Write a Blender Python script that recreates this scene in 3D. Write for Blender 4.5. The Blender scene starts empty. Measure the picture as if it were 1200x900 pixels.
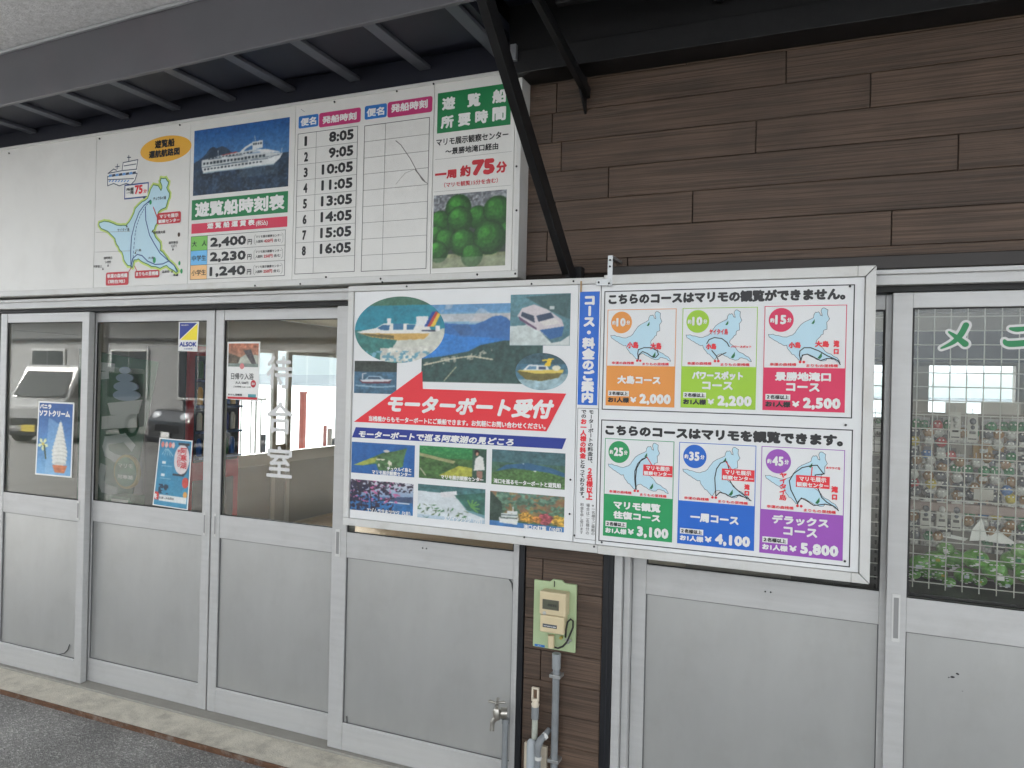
import bpy, math, random
import numpy as np
from mathutils import Vector, Matrix
R = math.radians
SC = bpy.context.scene
COL = SC.collection

# ------------------------------------------------------------------ camera
F, YAW, ROLL, PITCH, D, H = 880.0, R(22.95), R(1.35), R(0.1), 2.73, 1.60
FW = Vector((-math.sin(YAW)*math.cos(PITCH), math.cos(YAW)*math.cos(PITCH), math.sin(PITCH)))
RT0 = Vector((math.cos(YAW), math.sin(YAW), 0)); UP0 = RT0.cross(FW)
UP = UP0*math.cos(ROLL) - RT0*math.sin(ROLL); RT = RT0*math.cos(ROLL) + UP0*math.sin(ROLL)
CAM = Vector((0, -D, H))
cd = bpy.data.cameras.new('camera'); co = bpy.data.objects.new('camera', cd); COL.objects.link(co)
cd.sensor_width = 36; cd.lens = F/1200*36; cd.clip_start = .05; cd.clip_end = 6000
m = Matrix((RT, UP, -FW)).transposed().to_4x4(); m.translation = CAM
co.matrix_world = m; SC.camera = co

# ------------------------------------------------------------------ world, sun, exposure
SUN_EL, SUN_AZ = R(40), R(-42)          # azimuth measured from +Y towards +X: behind the building, over the lake
W_ = bpy.data.worlds.new('World'); SC.world = W_; W_.use_nodes = True
nt = W_.node_tree; bg = nt.nodes['Background']
sky = nt.nodes.new('ShaderNodeTexSky'); sky.sky_type = 'NISHITA'; sky.sun_disc = False
sky.sun_elevation = SUN_EL; sky.sun_rotation = SUN_AZ; sky.air_density = 1; sky.dust_density = 3
bw = nt.nodes.new('ShaderNodeRGBToBW'); mx = nt.nodes.new('ShaderNodeMix'); mx.data_type = 'RGBA'
mx.inputs[0].default_value = .97
nt.links.new(sky.outputs[0], bw.inputs[0]); nt.links.new(sky.outputs[0], mx.inputs[6]); nt.links.new(bw.outputs[0], mx.inputs[7])
nt.links.new(mx.outputs[2], bg.inputs[0]); bg.inputs[1].default_value = .15
sl = bpy.data.lights.new('sun', 'SUN'); sl.energy = 1.4; sl.angle = R(12); sl.color = (1, .96, .9)
so = bpy.data.objects.new('sun', sl); COL.objects.link(so)
so.rotation_euler = (R(90)-SUN_EL, 0, math.pi - SUN_AZ)
SC.view_settings.view_transform = 'Standard'; SC.view_settings.look = 'None'
SC.view_settings.exposure = 2.8; SC.view_settings.gamma = 1
SC.cycles.max_bounces = 8; SC.cycles.transparent_max_bounces = 16
SC.cycles.use_denoising = True

# ------------------------------------------------------------------ helpers
def W(px, py, y=0.0):                   # point of the vertical plane at depth y seen at photograph pixel
    r = FW + RT*((px-600)/F) - UP*((py-450)/F)
    t = (y-CAM.y)/r.y; q = CAM + r*t
    return (q.x, q.z)
def WX(px, py, x):                      # same for a plane x = const: returns y, z
    r = FW + RT*((px-600)/F) - UP*((py-450)/F)
    t = (x-CAM.x)/r.x; q = CAM + r*t
    return (q.y, q.z)
def lin(c):
    return tuple(((v/255)/12.92 if v/255 <= .04045 else ((v/255+.055)/1.055)**2.4) for v in c)
MATS = {}
def mat(name, col, rough=.6, metal=0., var=.0, scale=8., bump=0., bscale=60., stretch=None, spec=.5, emit=None, dirt=None, objvar=0., coat=0.):
    if name in MATS: return MATS[name]
    mt = bpy.data.materials.new(name); mt.use_nodes = True; MATS[name] = mt
    n = mt.node_tree.nodes; L = mt.node_tree.links; p = n['Principled BSDF']
    p.inputs['Base Color'].default_value = (*col, 1); p.inputs['Roughness'].default_value = rough
    p.inputs['Metallic'].default_value = metal; p.inputs['Specular IOR Level'].default_value = spec
    p.inputs['Coat Weight'].default_value = coat
    if emit: p.inputs['Emission Color'].default_value = (*emit[0], 1); p.inputs['Emission Strength'].default_value = emit[1]
    tc = n.new('ShaderNodeTexCoord'); src = tc.outputs['Object']
    if stretch:
        mp = n.new('ShaderNodeMapping'); mp.inputs['Scale'].default_value = stretch
        L.new(src, mp.inputs[0]); src = mp.outputs[0]
    cur = None
    if var or dirt or objvar:
        rgb = n.new('ShaderNodeRGB'); rgb.outputs[0].default_value = (*col, 1); cur = rgb.outputs[0]
    if var:
        ns = n.new('ShaderNodeTexNoise'); ns.inputs['Scale'].default_value = scale; ns.inputs['Detail'].default_value = 7
        ns.inputs['Roughness'].default_value = .65; L.new(src, ns.inputs[0])
        mr = n.new('ShaderNodeMapRange'); mr.inputs[1].default_value = .3; mr.inputs[2].default_value = .7
        mr.inputs[3].default_value = 1-var; mr.inputs[4].default_value = 1+var; L.new(ns.outputs[0], mr.inputs[0])
        vm = n.new('ShaderNodeVectorMath'); vm.operation = 'SCALE'; L.new(cur, vm.inputs[0]); L.new(mr.outputs[0], vm.inputs['Scale'])
        cur = vm.outputs[0]
    if objvar:
        oi = n.new('ShaderNodeObjectInfo'); mr = n.new('ShaderNodeMapRange'); mr.inputs[3].default_value = 1-objvar; mr.inputs[4].default_value = 1+objvar
        L.new(oi.outputs['Random'], mr.inputs[0]); vm = n.new('ShaderNodeVectorMath'); vm.operation = 'SCALE'
        L.new(cur, vm.inputs[0]); L.new(mr.outputs[0], vm.inputs['Scale']); cur = vm.outputs[0]
    if dirt:                            # (colour, amount, scale): blotches with a shape of their own
        ns = n.new('ShaderNodeTexNoise'); ns.inputs['Scale'].default_value = dirt[2]; ns.inputs['Detail'].default_value = 9; ns.inputs['Roughness'].default_value = .7
        L.new(tc.outputs['Object'], ns.inputs[0])
        mr = n.new('ShaderNodeMapRange'); mr.inputs[1].default_value = .5; mr.inputs[2].default_value = .72; mr.inputs[3].default_value = 0; mr.inputs[4].default_value = dirt[1]
        L.new(ns.outputs[0], mr.inputs[0])
        mm = n.new('ShaderNodeMix'); mm.data_type = 'RGBA'; L.new(mr.outputs[0], mm.inputs[0]); L.new(cur, mm.inputs[6]); mm.inputs[7].default_value = (*dirt[0], 1)
        cur = mm.outputs[2]
    if cur is not None: L.new(cur, p.inputs['Base Color'])
    if bump:
        ns = n.new('ShaderNodeTexNoise'); ns.inputs['Scale'].default_value = bscale; ns.inputs['Detail'].default_value = 5; L.new(src, ns.inputs[0])
        bp = n.new('ShaderNodeBump'); bp.inputs['Strength'].default_value = bump; bp.inputs['Distance'].default_value = .01
        L.new(ns.outputs[0], bp.inputs['Height']); L.new(bp.outputs[0], p.inputs['Normal'])
    return mt
def glass_mat(name, tint=(.93, .94, .92), refl=.04, k=.8):
    mt = bpy.data.materials.new(name); mt.use_nodes = True; MATS[name] = mt
    n = mt.node_tree.nodes; L = mt.node_tree.links
    n.remove(n['Principled BSDF']); out = n['Material Output']
    tr = n.new('ShaderNodeBsdfTransparent'); tr.inputs[0].default_value = (*tint, 1)
    gl = n.new('ShaderNodeBsdfGlossy'); gl.inputs['Roughness'].default_value = .012; gl.inputs[0].default_value = (1, 1, 1, 1)
    lw = n.new('ShaderNodeLayerWeight'); lw.inputs[0].default_value = .5
    pw = n.new('ShaderNodeMath'); pw.operation = 'POWER'; pw.inputs[1].default_value = 3.0; L.new(lw.outputs['Facing'], pw.inputs[0])
    ma = n.new('ShaderNodeMath'); ma.operation = 'MULTIPLY_ADD'; ma.inputs[1].default_value = k; ma.inputs[2].default_value = refl; L.new(pw.outputs[0], ma.inputs[0])
    ms = n.new('ShaderNodeMixShader'); L.new(ma.outputs[0], ms.inputs[0]); L.new(tr.outputs[0], ms.inputs[1]); L.new(gl.outputs[0], ms.inputs[2])
    L.new(ms.outputs[0], out.inputs[0]); return mt

class B:
    """collects geometry in world coordinates; build() links it as one mesh"""
    def __init__(s): s.v = []; s.f = []; s.mi = []; s.smooth = []; s.marks = []
    def add(s, vs, fs, mi=0, sm=False):
        o = len(s.v); s.v += [tuple(q) for q in vs]
        for f in fs: s.f.append([o+i for i in f]); s.mi.append(mi); s.smooth.append(sm)
        return s
    def box(s, x0, x1, y0, y1, z0, z1, mi=0):
        x0, x1 = min(x0, x1), max(x0, x1); y0, y1 = min(y0, y1), max(y0, y1); z0, z1 = min(z0, z1), max(z0, z1)
        return s.add([(x0,y0,z0),(x1,y0,z0),(x1,y1,z0),(x0,y1,z0),(x0,y0,z1),(x1,y0,z1),(x1,y1,z1),(x0,y1,z1)],
                     [(0,3,2,1),(4,5,6,7),(0,1,5,4),(1,2,6,5),(2,3,7,6),(3,0,4,7)], mi)
    def obox(s, M, sx, sy, sz, mi=0):
        vs = [M @ Vector((a*sx/2, b*sy/2, c*sz/2)) for c in (-1,1) for a,b in ((-1,-1),(1,-1),(1,1),(-1,1))]
        return s.add(vs, [(0,3,2,1),(4,5,6,7),(0,1,5,4),(1,2,6,5),(2,3,7,6),(3,0,4,7)], mi)
    def beam(s, a, b, w, h, mi=0, upv=(0,0,1)):
        a, b = Vector(a), Vector(b); d = (b-a); L = d.length; d.normalize()
        x = d.cross(Vector(upv)).normalized(); z = x.cross(d)
        M = Matrix((x, d, z)).transposed().to_4x4(); M.translation = (a+b)/2
        return s.obox(M, w, L, h, mi)
    def rect(s, x0, x1, z0, z1, y, mi=0):           # printed patch facing the street
        x0, x1 = min(x0, x1), max(x0, x1); z0, z1 = min(z0, z1), max(z0, z1)
        return s.add([(x0,y,z0),(x1,y,z0),(x1,y,z1),(x0,y,z1)], [(0,1,2,3)], mi)
    def poly(s, pts, y, mi=0):                      # pts in (x, z)
        a = sum(p[0]*q[1]-q[0]*p[1] for p, q in zip(pts, pts[1:]+pts[:1]))
        if a < 0: pts = pts[::-1]
        return s.add([(p[0], y, p[1]) for p in pts], [tuple(range(len(pts)))], mi)
    def prism(s, pts, y0, y1, mi=0):                # extruded outline
        a = sum(p[0]*q[1]-q[0]*p[1] for p, q in zip(pts, pts[1:]+pts[:1]))
        if a < 0: pts = pts[::-1]
        n = len(pts); y0, y1 = min(y0, y1), max(y0, y1)
        vs = [(p[0], y0, p[1]) for p in pts] + [(p[0], y1, p[1]) for p in pts]
        fs = [tuple(range(n)), tuple(range(2*n-1, n-1, -1))] + [(i, i+n, (i+1) % n+n, (i+1) % n) for i in range(n)]
        return s.add(vs, fs, mi)
    def ell(s, cx, cz, rx, rz, y, mi=0, n=40):
        return s.poly([(cx+rx*math.cos(2*math.pi*i/n), cz+rz*math.sin(2*math.pi*i/n)) for i in range(n)], y, mi)
    def line(s, pts, w, y, mi=0, closed=False):     # flat printed stroke
        P = [Vector(p) for p in pts]; n = len(P)
        for i in range(n if closed else n-1):
            a, b = P[i], P[(i+1) % n]; d = b-a
            if d.length < 1e-6: continue
            d.normalize(); q = Vector((-d.y, d.x))*w/2; e = d*w*.35
            yy = y-.00002*(i % 3)
            s.poly([tuple(a-e+q), tuple(a-e-q), tuple(b+e-q), tuple(b+e+q)], yy, mi)
        return s
    def frame(s, x0, x1, z0, z1, w, y, mi=0):
        return (s.rect(x0, x1, z1-w, z1, y, mi).rect(x0, x1, z0, z0+w, y, mi)
                .rect(x0, x0+w, z0+w, z1-w, y, mi).rect(x1-w, x1, z0+w, z1-w, y, mi))
    def tube(s, pts, r, n=10, mi=0, rs=None):
        P = [Vector(p) for p in pts]; rings = []
        prev = None
        for i, p in enumerate(P):
            d = (P[min(i+1, len(P)-1)]-P[max(i-1, 0)]).normalized()
            if prev is None: x = d.orthogonal().normalized()
            else: x = (prev - d*prev.dot(d)).normalized()
            prev = x; yv = d.cross(x); rr = rs[i] if rs else r
            rings.append([p + x*rr*math.cos(2*math.pi*k/n) + yv*rr*math.sin(2*math.pi*k/n) for k in range(n)])
        vs = [q for rg in rings for q in rg]
        fs = [(i*n+k, i*n+(k+1) % n, (i+1)*n+(k+1) % n, (i+1)*n+k) for i in range(len(P)-1) for k in range(n)]
        s.add(vs, fs, mi, True)
        s.add(rings[0], [tuple(range(n-1, -1, -1))], mi); s.add(rings[-1], [tuple(range(n))], mi)
        return s
    def ball(s, c, r, n=12, m_=8, mi=0, sq=(1,1,1), jit=0, seed=0):
        rnd = random.Random(seed); vs = []; fs = []
        for i in range(m_+1):
            t = math.pi*i/m_
            for k in range(n):
                a = 2*math.pi*k/n; j = 1+jit*(rnd.random()-.5)
                vs.append((c[0]+r*sq[0]*j*math.sin(t)*math.cos(a), c[1]+r*sq[1]*j*math.sin(t)*math.sin(a), c[2]+r*sq[2]*j*math.cos(t)))
        for i in range(m_):
            for k in range(n):
                fs.append((i*n+k, (i+1)*n+k, (i+1)*n+(k+1) % n, i*n+(k+1) % n))
        return s.add(vs, fs, mi, True)
    def build(s, name, mats, parent=None, bevel=0, kind=None, label=None, cat=None, group=None, loc=None):
        if name == 'lettering' and len(s.marks) > 1:      # every line of writing is a part of its own
            mk = s.marks+[(len(s.v), len(s.f))]; o = None
            for (v0, f0), (v1, f1) in zip(mk, mk[1:]):
                if f1 == f0: continue
                q = B(); q.v = s.v[v0:v1]; q.f = [[i-v0 for i in f] for f in s.f[f0:f1]]; q.mi = s.mi[f0:f1]; q.smooth = s.smooth[f0:f1]
                o = q.build(name, mats, parent, bevel, kind)
            return o
        me = bpy.data.meshes.new(name)
        off = Vector(loc) if loc is not None else (Vector(OFF[parent.name]) if parent else Vector((0,0,0)))
        me.from_pydata([tuple(Vector(q)-off) for q in s.v], [], s.f)
        if not isinstance(mats, (list, tuple)): mats = [mats]
        for q in mats: me.materials.append(q)
        me.polygons.foreach_set('material_index', s.mi); me.polygons.foreach_set('use_smooth', s.smooth); me.update()
        o = bpy.data.objects.new(name, me); COL.objects.link(o)
        if parent: o.parent = parent
        else: o.location = off
        OFF[o.name] = tuple(off)
        if bevel:
            bv = o.modifiers.new('bevel', 'BEVEL'); bv.width = bevel; bv.segments = 2; bv.limit_method = 'ANGLE'
        tag(o, label, cat, group, kind); return o
OFF = {}
def tag(o, label=None, cat=None, group=None, kind=None):
    if label: o['label'] = label
    if cat: o['category'] = cat
    if group: o['group'] = group
    if kind: o['kind'] = kind
    return o
def thing(name, loc, label, cat, group=None):
    o = bpy.data.objects.new(name, None); COL.objects.link(o); o.location = loc; o.empty_display_size = .1; o['kind'] = 'thing'
    OFF[o.name] = tuple(loc); return tag(o, label, cat, group)

# ---- lettering: glyph outlines of Blender's built-in font turned into flat or raised mesh
GC = {}
def glyphs(txt, shear=0.0, spacing=1.0):
    key = (txt, shear, spacing)
    if key in GC: return GC[key]
    c = bpy.data.curves.new('lettering_curve', 'FONT'); c.body = txt; c.size = 1; c.resolution_u = 2; c.shear = shear; c.space_character = spacing
    o = bpy.data.objects.new('lettering_curve', c); COL.objects.link(o)
    me = o.evaluated_get(bpy.context.evaluated_depsgraph_get()).to_mesh()
    vs = [(q.co.x, q.co.y) for q in me.vertices]; fs = [tuple(p.vertices) for p in me.polygons]
    o.evaluated_get(bpy.context.evaluated_depsgraph_get()).to_mesh_clear()
    bpy.data.objects.remove(o); bpy.data.curves.remove(c)
    GC[key] = (vs, fs); return GC[key]
def put(b, vs, fs, y, mi, bold):
    k = 0
    offs = [(0, 0)] if bold <= 0 else [(bold*math.cos(a), bold*math.sin(a)) for a in [math.pi/4+i*math.pi/2 for i in range(4)]] + ([(bold, 0), (-bold, 0), (0, bold), (0, -bold)] if bold > .0012 else [])
    for dx, dz in offs:
        b.add([(p[0]+dx, y-.00003*k, p[1]+dz) for p in vs], fs, mi); k += 1
def text(b, txt, x0, z0, x1, z1, y, mi=0, bold=0.0, shear=0.0, spacing=1.0):
    """lettering fitted into the rectangle x0..x1, z0..z1; bold in metres"""
    x0, x1 = min(x0, x1), max(x0, x1); z0, z1 = min(z0, z1), max(z0, z1)
    vs, fs = glyphs(txt, shear, spacing)
    if not vs: return
    b.marks.append((len(b.v), len(b.f)))
    a = min(p[0] for p in vs); c = max(p[0] for p in vs); e = min(p[1] for p in vs); g = max(p[1] for p in vs)
    x0 += bold; x1 -= bold; z0 += bold; z1 -= bold
    put(b, [(x0+(p[0]-a)/(c-a+1e-9)*(x1-x0), z0+(p[1]-e)/(g-e+1e-9)*(z1-z0)) for p in vs], fs, y, mi, bold)
def vtext(b, txt, xc, z1, z0, w, y, mi=0, bold=0.0):
    """vertical writing, one em cell per character from z1 down to z0"""
    n = len(txt); h = (z1-z0)/n; b.marks.append((len(b.v), len(b.f)))
    for i, ch in enumerate(txt):
        if ch in ' \u3000': continue
        vs, fs = glyphs(ch); zc = z1-h*(i+.5); out = []
        for p in vs:
            u, v = p[0]-.5, p[1]-.36
            if ch in 'ー～（）': u, v = v, -u
            if ch in '。、': u, v = u+.55, v+.55
            out.append((xc+u*w, zc+v*h))
        if ch in 'ー～（）': fs = [f for f in fs]
        put(b, out, fs, y, mi, bold)

# ---- printed photographs: procedural pictures held as vertex colours on a fine grid
def fbm(h, w, cells, seed, oct_=4):
    rs = np.random.RandomState(seed); out = np.zeros((h, w)); amp = 1; tot = 0
    for o in range(oct_):
        cy, cx = max(2, int(cells*h/w*2**o)), max(2, int(cells*2**o)); g = rs.rand(cy+2, cx+2)
        yy = np.linspace(0, cy, h); xx = np.linspace(0, cx, w); iy = yy.astype(int); ix = xx.astype(int)
        fy = (yy-iy)[:, None]; fx = (xx-ix)[None]; fy = fy*fy*(3-2*fy); fx = fx*fx*(3-2*fx)
        out += amp*((g[iy][:, ix]*(1-fx)+g[iy][:, ix+1]*fx)*(1-fy)+(g[iy+1][:, ix]*(1-fx)+g[iy+1][:, ix+1]*fx)*fy); tot += amp; amp *= .55
    return out/tot
class Pic:
    def __init__(s, w, h, top, bot=None, seed=1):
        w, h = int(w*1.7), int(h*1.7); s.w, s.h = w, h; bot = bot or top; s.seed = seed
        s.V, s.U = np.mgrid[0:h, 0:w]; s.V = s.V/(h-1); s.U = s.U/(w-1)
        s.a = (np.array(top)[None, None]*(1-s.V[..., None])+np.array(bot)[None, None]*s.V[..., None]).astype(float)
    def inside(s, pts):
        r = np.zeros(s.U.shape, bool); n = len(pts)
        for i in range(n):
            (x0, y0), (x1, y1) = pts[i], pts[(i+1) % n]
            if y0 == y1: continue
            c = ((y0 > s.V) != (y1 > s.V)) & (s.U < (x1-x0)*(s.V-y0)/(y1-y0)+x0); r ^= c
        return r
    def fill(s, mask, col, nz=0, cells=12, a=1.0):
        s.seed += 1; c = np.array(col, float)[None, None]*np.ones(s.a.shape)
        if nz: c = c*(1+nz*(fbm(s.h, s.w, cells, s.seed)-.5)*2)[..., None]
        mk = (mask*a)[..., None]; s.a = s.a*(1-mk)+c*mk; return s
    def poly(s, pts, col, nz=0, cells=12, a=1.0): return s.fill(s.inside(pts), col, nz, cells, a)
    def ell(s, u, v, ru, rv, col, nz=0, a=1.0, cells=12): return s.fill(((s.U-u)/ru)**2+((s.V-v)/rv)**2 < 1, col, nz, cells, a)
    def rect(s, u0, v0, u1, v1, col, nz=0, a=1.0, cells=12): return s.fill((s.U >= u0) & (s.U <= u1) & (s.V >= v0) & (s.V <= v1), col, nz, cells, a)
    def ln(s, pts, w, col, a=1.0):
        for (x0, y0), (x1, y1) in zip(pts, pts[1:]):
            k = s.h/s.w; dx, dy = x1-x0, (y1-y0)*k; L = dx*dx+dy*dy+1e-9
            t = np.clip(((s.U-x0)*dx+(s.V-y0)*k*dy)/L, 0, 1); dd = np.hypot(s.U-x0-t*dx, (s.V-y0)*k-t*dy)
            s.fill(dd < w, col, a=a)
        return s
    def speck(s, mask, col, cells, th, seed, a=1.0): return s.fill(mask & (fbm(s.h, s.w, cells, seed, 2) > th), col, .2, a=a)
    def noise(s, amt, cells, st=1):
        s.seed += 1; n = fbm(s.h, s.w, cells, s.seed, 4); s.a = s.a*(1+amt*(n-.5)*2)[..., None]; return s
    def lin(s):
        g = (fbm(s.h, s.w, s.w/3, 77, 2)-.5)*26; a = s.a+g[..., None]
        for _ in range(2):
            q = np.pad(a, ((1, 1), (1, 1), (0, 0)), 'edge'); a = (q[:-2, 1:-1]+q[2:, 1:-1]+q[1:-1, :-2]+q[1:-1, 2:]+2*a)/6
        c = np.clip((a*.93+9)/255, 0, 1); return np.where(c <= .04045, c/12.92, ((c+.055)/1.055)**2.4)
def print_mat():
    mt = bpy.data.materials.new('printed_picture'); mt.use_nodes = True; p = mt.node_tree.nodes['Principled BSDF']
    at = mt.node_tree.nodes.new('ShaderNodeAttribute'); at.attribute_name = 'ink'
    mt.node_tree.links.new(at.outputs['Color'], p.inputs['Base Color']); p.inputs['Roughness'].default_value = .38; return mt
PRM = print_mat()
def photo(pic, x0, x1, z0, z1, y, parent, name='photo_print', oval=False, label=None, quad=None):
    x0, x1 = min(x0, x1), max(x0, x1); z0, z1 = min(z0, z1), max(z0, z1); h, w = pic.h, pic.w
    U, V = pic.U, pic.V
    if oval:
        a, b_ = 2*U-1, 2*V-1; X = a*np.sqrt(1-b_*b_/2); Z = b_*np.sqrt(1-a*a/2)
        U2, V2 = (X+1)/2, (Z+1)/2
    else: U2, V2 = U, V
    cx = x0+U2*(x1-x0); cz = z1-V2*(z1-z0)
    if quad:                            # quad: four (x, z) corners TL TR BR BL
        q = np.array(quad); f = lambda k: (q[0][k]*(1-U2)+q[1][k]*U2)*(1-V2)+(q[3][k]*(1-U2)+q[2][k]*U2)*V2
        cx, cz = f(0), f(1)
    ar = pic.lin(); iu = np.clip((U2*(w-1)+.5).astype(int), 0, w-1); iv = np.clip((V2*(h-1)+.5).astype(int), 0, h-1); ar = ar[iv, iu]
    off = OFF[parent.name]
    P = np.stack([cx-off[0], np.full(cx.shape, y-off[1]), cz-off[2]], -1).reshape(-1, 3)
    idx = np.arange(h*w).reshape(h, w)
    fc = np.stack([idx[1:, :-1], idx[1:, 1:], idx[:-1, 1:], idx[:-1, :-1]], -1).reshape(-1, 4)
    me = bpy.data.meshes.new(name); me.vertices.add(h*w); me.vertices.foreach_set('co', P.ravel())
    nf = len(fc); me.loops.add(nf*4); me.loops.foreach_set('vertex_index', fc.ravel().astype(np.int32))
    me.polygons.add(nf); me.polygons.foreach_set('loop_start', np.arange(0, nf*4, 4, dtype=np.int32)); me.polygons.foreach_set('loop_total', np.full(nf, 4, np.int32))
    me.update(calc_edges=True); me.validate()
    at = me.color_attributes.new('ink', 'FLOAT_COLOR', 'POINT'); at.data.foreach_set('color', np.concatenate([ar.reshape(-1, 3), np.ones((h*w, 1))], 1).ravel())
    me.materials.append(PRM); o = bpy.data.objects.new(name, me); COL.objects.link(o); o.parent = parent; OFF[o.name] = tuple(off)
    if label: o['label'] = label
    return o

# ------------------------------------------------------------------ materials
ALU = mat('anodised_aluminium', (.50, .50, .495), .42, .25, .06, 3, .04, 30, (1, 1, 14), dirt=((.30, .29, .27), .25, 5))
ALUP = mat('frosted_aluminium_panel', (.50, .505, .495), .36, .6, .08, 1.3, .12, 2.2, (2.2, 1, .7), dirt=((.40, .40, .385), .45, 3.2))
ALU2 = mat('white_aluminium', (.60, .60, .585), .45, .1, .05, 4, dirt=((.42, .38, .30), .35, 6))
BOARD = mat('board_white', (.70, .695, .67), .42, 0, .03, 2.2, dirt=((.50, .49, .46), .28, 3.5))
BOARD2 = mat('board_white_clean', (.73, .74, .745), .38, 0, .02, 2.2, dirt=((.60, .59, .57), .2, 4))
BLACKM = mat('black_trim', (.012, .013, .016), .4, .2)
STEEL = mat('dark_painted_steel', (.022, .024, .030), .45, .3, .2, 9, dirt=((.08, .08, .085), .3, 22))
STEELB = mat('black_painted_steel', (.006, .006, .007), .5, .2, .2, 9, dirt=((.03, .03, .03), .15, 30))
NAVY = mat('dark_navy_ceiling', (.007, .009, .020), .55, 0, .2, 3)
RAFT = mat('rafter_grey', (.11, .118, .14), .5, .3, .1, 8)
FASC = mat('fascia_grey_metal', (.125, .125, .138), .42, .3, .10, 2.5, dirt=((.16, .12, .14), .4, 1.6))
SOFF = mat('rough_pale_soffit', (.62, .62, .63), .8, 0, .22, 45, .4, 120)
RUBBER = mat('black_gasket', (.015, .015, .015), .6)
INK = mat('black_ink', (.012, .012, .014), .4); WHT = mat('white_ink', (.75, .75, .74), .4)
CURT = {}
def ink(name, c): return mat(name+'_ink', lin(c), .4, 0, .03, 5)
GREEN = ink('green', (22, 122, 70)); CRIM = ink('crimson', (205, 45, 78)); MAG = ink('magenta', (186, 50, 110)); BLUE = ink('blue', (38, 110, 185))
RED = ink('red', (224, 42, 54)); DKRED = ink('dark_red', (190, 38, 50)); NAVYI = ink('navy', (22, 48, 140)); YEL = ink('ochre', (226, 170, 58))
LGRN = ink('pale_green', (120, 190, 85)); LBLU = ink('pale_blue', (110, 185, 235)); LORG = ink('pale_orange', (238, 190, 130))
ORG = ink('orange', (226, 146, 62)); LIME = ink('lime', (156, 200, 46)); CRM2 = ink('raspberry', (214, 36, 86)); GRN2 = ink('leaf_green', (30, 150, 88)); BLU2 = ink('cobalt', (20, 98, 196)); PUR = ink('purple', (152, 78, 178))
LAKE = ink('lake_blue', (184, 216, 230)); GLOW = ink('yellow_green', (190, 212, 110)); GREY = ink('grey', (120, 120, 118)); PAPER = mat('paper_white', (.78, .78, .76), .6); DGRN = ink('forest_green', (20, 110, 60))
NAVL = ink('route_blue', (26, 62, 130))
GL = glass_mat('window_glass')
GLB = glass_mat('clear_window_glass', (.97, .98, .98), .02, .5)
def wood_mat(name, c1, c2):
    mt = bpy.data.materials.new(name); mt.use_nodes = True; n = mt.node_tree.nodes; L = mt.node_tree.links; p = n['Principled BSDF']
    tc = n.new('ShaderNodeTexCoord'); oi = n.new('ShaderNodeObjectInfo')
    vm = n.new('ShaderNodeVectorMath'); vm.operation = 'MULTIPLY_ADD'; vm.inputs[1].default_value = (0, 37, 11); cb = n.new('ShaderNodeCombineXYZ')
    for i in range(3): L.new(oi.outputs['Random'], cb.inputs[i])
    L.new(cb.outputs[0], vm.inputs[0]); L.new(tc.outputs['Object'], vm.inputs[2])
    mp = n.new('ShaderNodeMapping'); mp.inputs['Scale'].default_value = (2.0, 1, 150); L.new(vm.outputs[0], mp.inputs[0])
    ns = n.new('ShaderNodeTexNoise'); ns.inputs['Scale'].default_value = 1; ns.inputs['Detail'].default_value = 3; ns.inputs['Distortion'].default_value = .9; L.new(mp.outputs[0], ns.inputs[0])
    n2 = n.new('ShaderNodeTexNoise'); n2.inputs['Scale'].default_value = 4; n2.inputs['Detail'].default_value = 6; L.new(vm.outputs[0], n2.inputs[0])
    cr = n.new('ShaderNodeValToRGB'); cr.color_ramp.elements[0].position = .40; cr.color_ramp.elements[0].color = (*c1, 1); cr.color_ramp.elements[1].position = .60; cr.color_ramp.elements[1].color = (*c2, 1)
    L.new(ns.outputs[0], cr.inputs[0])
    mr = n.new('ShaderNodeMapRange'); mr.inputs[1].default_value = .3; mr.inputs[2].default_value = .7; mr.inputs[3].default_value = .78; mr.inputs[4].default_value = 1.2; L.new(n2.outputs[0], mr.inputs[0])
    m2 = n.new('ShaderNodeMapRange'); m2.inputs[3].default_value = .88; m2.inputs[4].default_value = 1.12; L.new(oi.outputs['Random'], m2.inputs[0])
    mm = n.new('ShaderNodeMath'); mm.operation = 'MULTIPLY'; L.new(mr.outputs[0], mm.inputs[0]); L.new(m2.outputs[0], mm.inputs[1])
    sc = n.new('ShaderNodeVectorMath'); sc.operation = 'SCALE'; L.new(cr.outputs[0], sc.inputs[0]); L.new(mm.outputs[0], sc.inputs['Scale']); L.new(sc.outputs[0], p.inputs['Base Color'])
    bp = n.new('ShaderNodeBump'); bp.inputs['Strength'].default_value = .55; bp.inputs['Distance'].default_value = .004; L.new(ns.outputs[0], bp.inputs['Height']); L.new(bp.outputs[0], p.inputs['Normal'])
    p.inputs['Roughness'].default_value = .55; return mt
WOOD = wood_mat('embossed_brown_cladding', (.054, .033, .021), (.102, .064, .043))

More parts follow.
